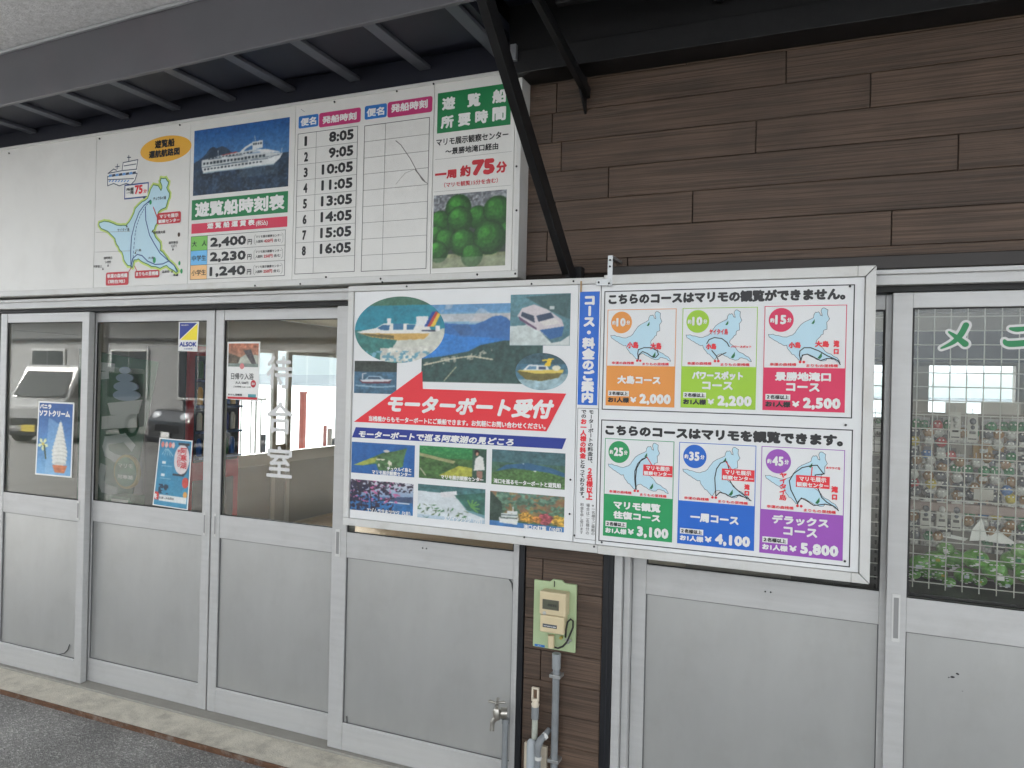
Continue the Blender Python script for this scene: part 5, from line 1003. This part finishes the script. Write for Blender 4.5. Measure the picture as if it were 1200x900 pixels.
for a in (.3, 1.87, 3.44, 5.0):
    b.tube([(tb[0], -.075, hz), (tb[0]+.028*math.cos(a), -.075+.028*math.sin(a), hz+.006), (tb[0]+.034*math.cos(a), -.075+.034*math.sin(a), hz+.006)], .005, 8, rs=[.004, .006, .003])
b.build('handle', CHR, wt)
sd_ = thing('standpipe_valve', (-1.02, -.04, 0), 'cream-topped grey water standpipe with a hooded box beside the conduit', 'pipe')
yv = -.045; CRV2 = mat('aged_cream_plastic', (.62, .55, .44), .5, 0, .08, 20)
px_, _ = k8(500, 550, yv)
B().tube([(px_, yv, -.03), (px_, yv, k8(500, 465, yv)[1])], .0115, 12).build('tube', mat('aged_pale_pipe', (.42, .44, .38), .5, 0, .12, 20, dirt=((.2, .19, .16), .4, 30)), sd_)
B().tube([(px_, yv, k8(500, 465, yv)[1]), (px_, yv, k8(505, 360, yv)[1])], .0145, 12).build('collar', PVC, sd_)
zc3 = k8(505, 338, yv)[1]; B().tube([(px_, yv, k8(500, 360, yv)[1]), (px_, yv, zc3), (px_, yv, k8(500, 310, yv)[1])], .012, 12, rs=[.0135, .016, .009]).build('cap', CRV2, sd_)
z_a, z_b = k8(505, 312, yv)[1], k8(505, 190, yv)[1]
B().box(px_-.015, px_-.008, yv-.006, yv+.006, z_a, z_b-.007).box(px_+.007, px_+.014, yv-.006, yv+.006, z_a, z_b-.007).box(px_-.015, px_+.014, yv-.006, yv+.006, z_b-.007, z_b).box(px_-.013, px_+.012, yv-.006, yv+.006, z_a-.002, z_a+.010).build('key_handle', CRV2, sd_, .002)
B().box(px_-.006, px_+.005, yv-.001, yv+.005, z_a+.012, z_b-.009).build('key_core', mat('brown_core', (.12, .07, .04), .5), sd_)
xl, zt3 = k8(430, 650, -.06); xr3 = k8(520, 650, -.06)[0]
B().tube([(xl+.022, -.058, -.03), (xl+.022, -.058, zt3-.018), (xl+.022, -.056, zt3-.003), (xl+.022, -.054, zt3+.004)], .02, 14, rs=[.021, .021, .019, .012]).build('hood', mat('hood_grey', (.36, .39, .41), .5, 0, .06, 12), sd_)
xa3, xb3 = k8(408, 800, -.02)[0], k8(606, 800, -.02)[0]; B().box(xa3, xb3, -.024, -.009, -.03, k8(500, 690, -.02)[1]).build('cover_plate', CRV2, sd_, .002)
el = [(k8(602, 590, -.05), -.02), (k8(578, 625, -.06), -.05), (k8(550, 655, -.07), -.068), (k8(533, 700, -.07), -.074), (k8(530, 760, -.07), -.074), (k8(530, 960, -.07), -.074)]
B().tube([(q_[0], yy, q_[1]) for q_, yy in el]+[(el[-1][0][0], -.074, -.03)], .0105, 12, rs=[.010, .011, .014, .0145, .011, .0105, .0105]).build('elbow_pipe', PVC, sd_)
b = B(); q_ = k8(530, 812, -.074); b.tube([(q_[0], -.074, q_[1]-.006), (q_[0], -.074, q_[1]+.006)], .0135, 12); q_ = k8(580, 630, -.058); b.tube([(q_[0]-.003, -.055, q_[1]-.003), (q_[0]+.003, -.045, q_[1]+.004)], .0135, 12); b.build('pipe_band', mat('white_band', (.6, .6, .58), .5), sd_)

# ------------------------------------------------------------------ wire grid and souvenirs inside the shop
yw = .07; WR = mat('wire_white', (.50, .50, .47), .4, .3); wgt = thing('wire_grid', (.7, yw, .93), 'white wire display grid standing right behind the rightmost door glass', 'wire grid')
vx = [W(p, 430, yw)[0] for p in (1075, 1094, 1113.7, 1133, 1154, 1174, 1194)]; dx = (vx[-1]-vx[0])/6; xs_ = [vx[0]+dx*k for k in range(-3, 12)]
hz_ = [W(1133, p, yw)[1] for p in (371, 470.7)]; dz = (hz_[0]-hz_[1])/6; zs_ = [hz_[0]-dz*k for k in range(-2, 22)]; zs_ = [z for z in zs_ if z > .955]
def inst(o, loc, par=None):
    c = o.copy(); COL.objects.link(c); c.parent = par; c.location = loc; return c
w0 = B().tube([(xs_[0], yw, zs_[-1]-.02), (xs_[0], yw, 1.98)], .0019, 6).build('wire', WR, wgt)
for x in xs_[1:]: inst(w0, (x-xs_[0], 0, 0), wgt)
w1_ = B().tube([(xs_[0]-.02, yw-.0035, zs_[0]), (xs_[-1]+.02, yw-.0035, zs_[0])], .0019, 6).build('wire', WR, wgt)
for z in zs_[1:]: inst(w1_, (0, 0, z-zs_[0]), wgt)
dr = thing('display_rack', (.8, .5, .9), 'grey souvenir display rack full of hanging keychains behind the wire grid', 'rack')
yr = .50; DK = mat('rack_grey', (.24, .22, .20), .6, 0, .15, 12)
(xa_, za_) = W(1058, 482, yr); zb_ = W(1100, 640, yr)[1]
B().box(xa_, 1.5, yr, yr+.02, zb_, za_).build('back_board', DK, dr)
zsh = W(1100, 597, yr-.1)[1]; B().box(xa_, 1.5, yr-.08, yr-.001, zsh-.010, zsh+.022).build('shelf', mat('shelf_mauve', (.26, .19, .17), .6), dr, .003)
zlow = W(1130, 688, .33)[1]; B().box(.2, 1.5, .16, .48, zlow-.02, zlow).build('shelf', BLACKM, dr, .003)
B().box(.2, 1.5, .49, .499, zlow, zb_-.003).build('lower_board', mat('lower_brown', (.13, .11, .085), .6, 0, .2, 8), dr)
b = B()
for x in (.3, .62, .95, 1.28): b.box(x, x+.025, .2, .46, 0, zlow-.021)
b.build('leg', ALUI, dr)
for px_c, tiltw in ((1119, .024), (1161, .024), (1183, .026)):
    x, z = W(px_c, 478, yr-.05); B().box(x-.032, x+.032, yr-.06, yr-.057, z-.024, z+.020).build('price_card', mat('card_grey', (.42, .40, .36), .7), dr)
x, z = W(1152, 579, yr-.10); B().box(x-.030, x+.030, yr-.11, yr-.107, z-.02, z+.018).build('price_card', mat('card_grey', 0), dr)
MARI = mat('marimo_green', (.012, .16, .06), .8, 0, .4, 60, .5, 200); SILV = mat('keyring_silver', (.5, .5, .5), .3, .9)
KC = {n: mat('keychain_'+n, c, .5, 0, .5, 90) for n, c in dict(green=(.015, .17, .07), yellow=(.45, .36, .05), red=(.36, .03, .04), blue=(.05, .15, .38), white=(.42, .42, .40), dark=(.06, .07, .09), brown=(.24, .13, .05)).items()}
kinds = {}
KB = [mat('backing_'+n, c, .5, 0, .5, 60) for n, c in (('brown', (.22, .15, .11)), ('grey', (.34, .34, .33)), ('dark', (.09, .09, .09)), ('pale', (.48, .46, .40)))]
def keychain(kind, x, y, z, label, group, card):
    key = (kind, card)
    if key in kinds:
        r0 = kinds[key]; r = r0.copy(); COL.objects.link(r); r.location = (x, y, z); r['label'] = label; r['group'] = group
        for ch in r0.children: inst(ch, ch.location, r)
        return r
    r = thing('keychain', (x, y, z), label, 'keychain', group); kinds[key] = r
    B().tube([(x, y+.012, z+.012), (x, y+.004, z+.016), (x, y, z+.006), (x, y, z-.004)], .0012, 6).build('ring', SILV, r)
    if card:
        B().box(x-.0165, x+.0165, y-.001, y+.001, z-.105, z-.002).build('backing_card', mat('packet_card', (.50, .49, .45), .5), r)
        b = B().ball((x, y-.007, z-.030), .011, 9, 6, 0, (1, .6, 1.1)).ball((x, y-.006, z-.052), .008, 9, 6, 0, (.9, .6, 1)); b.build('charm', KC[kind], r)
        b = B(); b.rect(x-.010, x+.010, z-.076, z-.066, y-.0012, 0); b.rect(x-.013, x+.013, z-.096, z-.092, y-.0012, 0); b.build('card_print', [INK], r)
    else:
        rnd = random.Random(kind); b = B().ball((x, y, z-.022), .0185, 10, 7, 0, (1, .75, 1), .25, 3); b.build('charm', MARI if kind == 'green' else KC[kind], r)
        B().ball((x-.006, y-.010, z-.015), .0035, 6, 4).ball((x+.006, y-.010, z-.015), .0035, 6, 4).build('eye', PAPER, r)
        B().box(x-.021, x+.021, y+.016, y+.0175, z-.062, z+.006).build('backing_card', KB[len(kinds) % 4], r)
        B().box(x-.013, x+.013, y-.002, y+.002, z-.058, z-.043).build('name_tag', KC['white' if kind != 'white' else 'dark'], r)
    return r
rows_ = [(492, ['green', 'green', 'red', 'green', None, None, None, 'green', 'green', 'green', 'green'], 'top row'), (512, ['yellow', 'white', 'red', None, None, 'brown', 'white', 'white', 'dark'], 'second row'), (527, ['dark', 'blue', 'white', 'red', None, None, 'brown', 'dark', 'green', 'dark'], 'third row'),
         (543, ['dark', 'white', 'brown', 'green', 'green', 'green', 'green', 'green', 'dark'], 'fourth row'), (563, ['red', 'yellow', 'dark', 'dark', 'brown', 'dark', 'blue', 'white'], 'fifth row'), (592, ['white', 'dark', None, None, 'green', 'blue', 'yellow', 'green', 'green'], 'row under the mauve shelf'), (612, ['dark', None, 'dark', None, None, 'brown', 'brown', 'dark'], 'lowest row')]
rows_ += [(501, ['dark', 'brown', 'white', 'dark', 'brown', 'green', 'dark', 'brown', 'white', 'dark'], 'narrow row just below the top row'), (535, ['brown', 'white', 'dark', 'brown', 'white', 'dark', 'brown', 'dark'], 'narrow row above the fourth row'), (553, ['white', 'brown', 'dark', 'white', 'dark', 'brown', 'white', 'brown', 'dark'], 'narrow row above the fifth row'), (573, ['dark', 'dark', 'white', 'brown', 'dark', 'white', 'dark', 'yellow', 'brown'], 'row right above the mauve shelf'), (603, ['brown', 'dark', None, None, 'brown', 'white', 'dark', 'brown', 'green'], 'middle row under the mauve shelf'), (626, ['dark', 'green', 'brown', None, None, None, 'green', 'dark', 'green', 'green'], 'bottom row by the white paper')]
ORD = ['first', 'second', 'third', 'fourth', 'fifth', 'sixth', 'seventh', 'eighth', 'ninth', 'tenth']
rnd = random.Random(2)
for py, ks, nm in rows_:
    n = len(ks)
    for j, k_ in enumerate(ks):
        if not k_: continue
        px = 1072+j*(1205-1072)/(n-.6)+rnd.uniform(-2, 2); yy = yr-.045+rnd.uniform(-.012, .012); x, z = W(px, py+.10*(px-1130)*(py-450)/150+rnd.uniform(-1, 1), yy)
        keychain(k_, x, yy, z, ('%s %s keychain from the left in the %s' % (ORD[ks[:j].count(k_)], k_, nm)) if ks.count(k_) > 1 else 'only %s keychain in the %s' % (k_, nm), 'keychains in the '+nm, False)
for px, py, k_, w_ in ((1120, 484, 'white', 'tall packet keychain under the left price card'), (1140, 486, 'dark', 'tall packet keychain with dark charm beside the orange ones'), (1085, 588, 'dark', 'packet keychain at the left end under the mauve shelf'), (1104, 589, 'white', 'second packet keychain under the mauve shelf'), (1121, 590, 'dark', 'third packet keychain under the mauve shelf, right of two others')):
    x, z = W(px, py, yr-.075); keychain(k_, x, yr-.075, z+.006, w_, 'packet keychains', True)
# more mascots filling the right end of the rack and green marimo packs below
BAGG = mat('marimo_pack_green', (.12, .36, .05), .35, 0, .55, 34, .6, 90, dirt=((.45, .60, .30), .7, 30), coat=.8); BAGL = mat('pack_tag', (.5, .55, .6), .5)
pk = None
for i, (px, py, r_) in enumerate(((1078, 660, .036), (1096, 656, .040), (1117, 655, .044), (1143, 655, .042), (1130, 674, .034), (1100, 672, .03), (1165, 668, .040), (1188, 657, .042), (1176, 680, .03), (1205, 672, .042), (1070, 672, .026), (1086, 680, .022), (1112, 683, .022), (1148, 680, .024), (1108, 643, .03), (1197, 645, .03))):
    yy = .30+.05*(i % 3); x, z = W(px, py, yy); z = max(z, zlow+r_*.8)
    lab = '%s green marimo ball pack from the left on the black shelf' % ORD[0]; lab = '%s green marimo ball pack from the left on the black shelf' % (ORD+['eleventh', 'twelfth', 'thirteenth', 'fourteenth', 'fifteenth', 'sixteenth'])[sorted((1078, 1096, 1117, 1143, 1130, 1100, 1165, 1188, 1176, 1205, 1070, 1086, 1112, 1148, 1108, 1197)).index(px)]
    t = thing('marimo_pack', (x, yy, zlow), lab, 'souvenir', 'marimo packs on the black shelf')
    B().ball((x, yy, z), r_, 22, 16, 0, (1, .8, .8), .035, i).build('moss_ball', BAGG, t)
    rl_ = random.Random(px); u_ = rl_.uniform(-.5, .2); v_ = rl_.uniform(-.8, .1); w_ = rl_.uniform(.3, .6); B().box(x+r_*u_, x+r_*(u_+w_), yy-r_*.86, yy-r_*.82, z+r_*v_, z+r_*(v_+w_*.7)).build('pack_label', [BAGL, KC['yellow'], PAPER, KC['green']][i % 4], t)
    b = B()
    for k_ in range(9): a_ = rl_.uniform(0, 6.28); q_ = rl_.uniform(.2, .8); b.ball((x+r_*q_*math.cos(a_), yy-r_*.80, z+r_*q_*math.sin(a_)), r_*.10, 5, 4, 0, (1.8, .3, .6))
    b.build('painted_glint', PAPER, t)  # white flecks painting highlights onto the pack film
wp = thing('white_paper', (*[W(1160, 636, .42)[0], .42], W(1160, 636, .42)[1]), 'crumpled white paper sheet leaning under the hanging keychains', 'paper')
P_ = lambda x, y, d_=.42: (lambda q: (q[0], d_, q[1]))(W(x, y, d_)); b = B()
b.add([P_(1136, 634), P_(1139, 621, .43), P_(1143, 616, .41), P_(1150, 607, .43), P_(1158, 633, .42)], [(0, 1, 2, 3, 4)]).add([P_(1155, 634, .43), P_(1161, 617, .44), P_(1172, 623, .42), P_(1181, 630, .43), P_(1193, 638, .42), P_(1172, 637, .42)], [(0, 1, 2, 3, 4, 5)])
b.add([P_(1098, 628, .45), P_(1098, 623, .45), P_(1135, 631, .45), P_(1131, 634, .45)], [(0, 1, 2, 3)])
b.build('sheet', PAPER, wp)
ob = B().box(W(1140, 530, yr-.02)[0], W(1176, 530, yr-.02)[0], yr-.03, yr-.004, W(1160, 540, yr-.02)[1], W(1160, 505, yr-.02)[1]); ob.build('carton', mat('ochre_card', (.30, .17, .03), .6, 0, .2, 12), dr, .002)
cw_ = thing('black_wall_rack', (.1, .4, 1), 'black wire rack with black and white souvenir cards behind the narrow glass slit', 'rack')
(xa_, za_), (xb_, zb_) = W(1022, 478, .5), W(1046, 530, .5)
b = B(); b.box(xa_-.1, xb_, .50, .503, zb_, za_-.035, 0)
b.build('card', PAPER, cw_); b = B()
for k_ in range(9): b.box(xa_-.1+k_*.022, xa_-.098+k_*.022, .49, .494, zb_, za_)
for k_ in range(6): b.box(xa_-.1, xb_, .486, .489, za_-.02-k_*.03, za_-.018-k_*.03)
b.build('wire', BLACKM, cw_); b = B()
for k_ in range(7): b.ball((xa_+.02+.02*(k_ % 4), .48, za_-.05-.05*(k_//4)), .011, 8, 6, 0 if k_ < 4 else 1)
b.build('charm', [MARI, INK], cw_, kind='stuff')
x0_, z0_ = W(1020, 700, .6); x1_, z1_ = W(1046, 535, .6)
sc3 = thing('slotted_upright', (x0_, .6, 0), 'grey slotted shelf panel behind the narrow glass slit beside the price board', 'shelf panel')
B().box(x0_-.3, x1_+.02, .6, .62, 0, z1_).build('panel', mat('slot_grey', (.13, .135, .13), .5), sc3); b = B(); xm_ = W(1027, 600, .6)[0]
for k_ in range(30): b.box(xm_-.004, xm_+.004, .597, .5995, z1_-.02-.035*k_-.018, z1_-.02-.035*k_)
b.build('slot', INK, sc3, kind='stuff')
bxs = thing('cardboard_box', (.75, .3, .8), 'brown cardboard box lying under the black shelf behind the grid', 'box')
p1, p2 = W(1110, 697, .3), W(1145, 712, .3); B().box(p1[0], p2[0], .28, .45, p2[1]-.1, p1[1]-.01).build('carton', mat('cardboard', (.33, .25, .15), .8, 0, .1, 8), bxs, .004)

# ------------------------------------------------------------------ lakeside: railing, posts, jetty
GALV = mat('weathered_galvanised', (.30, .29, .28), .5, .4); REDP = mat('faded_red_paint', (.36, .09, .07), .6, 0, .15, 10); OLDW = mat('grey_timber', (.30, .26, .22), .85, 0, .2, 8)
rl = thing('quay_railing', (-9, 5, -.05), 'thin metal railing along the quay between the hall and the lake', 'railing')
XR = -9.0; B().box(XR-.02, XR+.02, 1.5, 7.6, 1.24, 1.28).build('top_rail', GALV, rl); B().box(XR-.015, XR+.015, 1.5, 7.6, .30, .33).build('lower_rail', REDP, rl)
b0 = B().box(XR-.008, XR+.008, 1.6, 1.616, .331, 1.239).build('baluster', GALV, rl)
for k_ in range(1, 26): inst(b0, (0, .235*k_, 0), rl)
b0 = B().box(XR-.012, XR+.012, 1.55, 1.575, -.05, 1.239).build('post', GALV, rl)
for k_ in range(1, 5): inst(b0, (0, 1.45*k_, 0), rl)
for (pa, pt, w_, lab) in (((353, 358), 461, .07, 'tall faded red post at the quay edge by the railing'),):
    y_, z_ = WX(355.5, pt, XR+.25); b = thing('mooring_post', (XR+.25, y_, -.05), lab, 'post')
    w_ = .035; B().box(XR+.2, XR+.3, y_-w_, y_+w_, -.05, z_).build('shaft', REDP, b, .004); B().box(XR+.19, XR+.31, y_-w_-.01, y_+w_+.01, z_+.001, z_+.03).build('cap', REDP, b, .004)
jt = thing('jetty', (-22, 18, -1.5), 'low timber jetty with red rails standing in the lake', 'jetty')
B().box(-34, -19, 15.5, 17.5, -.75, -.60).box(-21, -19, 8, 15.49, -.75, -.60).build('deck', OLDW, jt)
for k_ in range(9): B().tube([(-33.5+1.8*k_, 15.6, -1.9), (-33.5+1.8*k_, 15.6, -.751)], .13, 8).build('pile', OLDW, jt)
B().box(-34, -19, 15.5, 15.56, -.15, -.05).build('rail', REDP, jt)
for k_ in range(9): B().box(-33.5+1.8*k_, -33.4+1.8*k_, 15.5, 15.58, -.599, -.151).build('rail_post', REDP, jt)
for px, ptop, pbot, rr, m_, lab in ((381, 499, 508, .07, REDP, 'short red buoy post standing on the jetty'), (386.5, 503, 524, .092, OLDW, 'weathered wooden pile in front of the jetty'), (308, 510, 533, .07, STEEL, 'dark steel bollard post near the quay'), (391, 514, 524, .10, STEEL, 'stubby black mooring bollard beyond the red post')):
    xx = -12.0 if px == 308 else -18.0; y_, z1_ = WX(px, ptop, xx); z0_ = WX(px, pbot, xx)[1]; t = thing('bollard', (xx, y_, -1.6), lab, 'post')
    B().tube([(xx, y_, -1.6), (xx, y_, z1_)], rr, 10).build('shaft', m_, t); B().ball((xx, y_, z1_), rr*1.05, 10, 6, 0, (1, 1, .4)).build('cap', m_, t)

# ------------------------------------------------------------------ across the street (seen mirrored in the left panes)
WALLW = mat('white_siding', (.34, .34, .335), .7, 0, .05, 2); DGL = mat('dark_window', (.05, .055, .06), .15)
hs = thing('facing_house', (-17, -15, 0), 'white two-window house across the street, mirrored in the left door glass', 'house')
B().box(-34, -6, -19, -15, -.05, 3.6).build('wall', WALLW, hs)
B().prism([(-34.6, 3.6), (-5.4, 3.6), (-5.4, 3.75), (-34.6, 3.75)], -19.6, -14.3).build('roof', STEEL, hs)
for x in (-32, -28.5, -25, -21.2, -18.2, -14, -10.5):
    w_ = B().box(x-.85, x+.85, -15.0, -14.93, .9, 2.5).build('window_frame', ALUI, hs); B().box(x-.78, x-.03, -14.925, -14.91, .98, 2.42).box(x+.03, x+.78, -14.925, -14.91, .98, 2.42).build('pane', DGL, w_)
B().box(-34, -6, -14.99, -14.9, 2.75, 2.85).build('wall_band', STEEL, hs)
def car(x, y, ang, L, Wd, prof, glassprof, body, label, plate, nm='parked_car'):
    t = thing(nm, (x, y, -.045), label, 'car' if nm == 'parked_car' else 'van'); M = Matrix.Translation((x, y, -.045)) @ Matrix.Rotation(ang, 4, 'Z')
    def tr(b): b.v = [tuple(M @ Vector(q)) for q in b.v]; return b
    b = B().prism(prof, -Wd/2, Wd/2); tr(b).build('body', body, t, .07)
    b = B().prism(glassprof, -Wd/2-.01, Wd/2+.01); tr(b).build('side_window', DGL, t, .02)
    for s_ in (-1, 1):
        for xx in (-L*.31, L*.31):
            b = B().tube([(xx, s_*(Wd/2-.18), .32), (xx, s_*(Wd/2+.01), .32)], .32, 20); w_ = tr(b).build('wheel', RUBBER, t)
            b = B().tube([(xx, s_*(Wd/2+.011), .32), (xx, s_*(Wd/2+.02), .32)], .2, 14); tr(b).build('rim', SILV, w_)
        b = B().ball((-L/2+.10, s_*(Wd/2-.28), .78), .14, 12, 8, 0, (.7, 1.5, .8)); tr(b).build('headlight', mat('headlight_glass', (.75, .77, .8), .08, .3), t)
    hx = -L/2; fz0 = prof[2][1]
    gx = [p_ for p_ in glassprof]; b = B()
    b.add([(gx[0][0]-.12, -Wd/2+.10, gx[0][1]+.03), (gx[0][0]-.12, Wd/2-.10, gx[0][1]+.03), (gx[1][0]-.12, Wd/2-.14, gx[1][1]), (gx[1][0]-.12, -Wd/2+.14, gx[1][1])], [(0, 1, 2, 3)]); tr(b).build('windscreen', mat('tinted_windscreen', (.05, .055, .06), .55, spec=.15), t)
    b = B().box(-L/2+.3, L*.1, -Wd/2-.012, -Wd/2-.011, .5, .52).box(-.02, .0, -Wd/2-.018, -Wd/2-.0105, .4, prof[4][1]*.92).box(-.02, .0, Wd/2+.0105, Wd/2+.018, .4, prof[4][1]*.92); tr(b).build('door_seam', BLACKM, t)
    b = B().box(-L*.28, -L*.24, -Wd/2-.2, -Wd/2-.03, .95, 1.12).box(-L*.28, -L*.24, Wd/2+.03, Wd/2+.2, .95, 1.12); tr(b).build('wing_mirror', body, t, .02)
    b = B().box(hx-.045, hx+.05, -Wd/2+.05, Wd/2-.05, .20, .34); tr(b).build('bumper', BLACKM, t, .03)
    b = B().box(hx-.03, hx+.02, -.5, .5, .45, .62); tr(b).build('grille', BLACKM, t, .01)
    b = B().box(hx-.05, hx-.032, -.17, .17, .30, .46); tr(b).build('number_plate', plate, t)
    return t
CARB = mat('dark_car_paint', (.025, .027, .032), .18, .2, coat=1); VANW = mat('white_car_paint', (.34, .34, .335), .35, 0, coat=.6)
car(-12.65, -11.25, R(-75), 4.2, 1.75, [(-2.1, .25), (2.1, .25), (2.12, .9), (1.9, 1.5), (.2, 1.52), (-.75, 1.05), (-1.95, .92), (-2.12, .7)], [(-.72, 1.04), (.15, 1.44), (1.75, 1.43), (1.85, 1.0)], CARB, 'dark hatchback parked across the yard, mirrored in the second door', PAPER)
car(-17.7, -10.6, R(-107), 3.3, 1.48, [(-1.65, .25), (1.65, .25), (1.65, 1.85), (-.9, 1.88), (-1.35, 1.1), (-1.66, .9)], [(-1.28, 1.1), (-.88, 1.72), (1.5, 1.72), (1.5, 1.1)], VANW, 'white kei van with a yellow plate, mirrored in the leftmost door', mat('yellow_plate', (.55, .42, .05), .5), 'parked_van')

# ------------------------------------------------------------------ air over the lake
hz_m = bpy.data.materials.new('lake_haze'); hz_m.use_nodes = True; n = hz_m.node_tree.nodes; n.remove(n['Principled BSDF'])
pv = n.new('ShaderNodeVolumePrincipled'); pv.inputs['Color'].default_value = (.74, .87, 1, 1); pv.inputs['Density'].default_value = .0010; pv.inputs['Anisotropy'].default_value = .2
hz_m.node_tree.links.new(pv.outputs[0], n['Material Output'].inputs['Volume'])
B().box(-1500, 1500, -1200, 1600, -3, 90).build('haze', hz_m, kind='stuff')
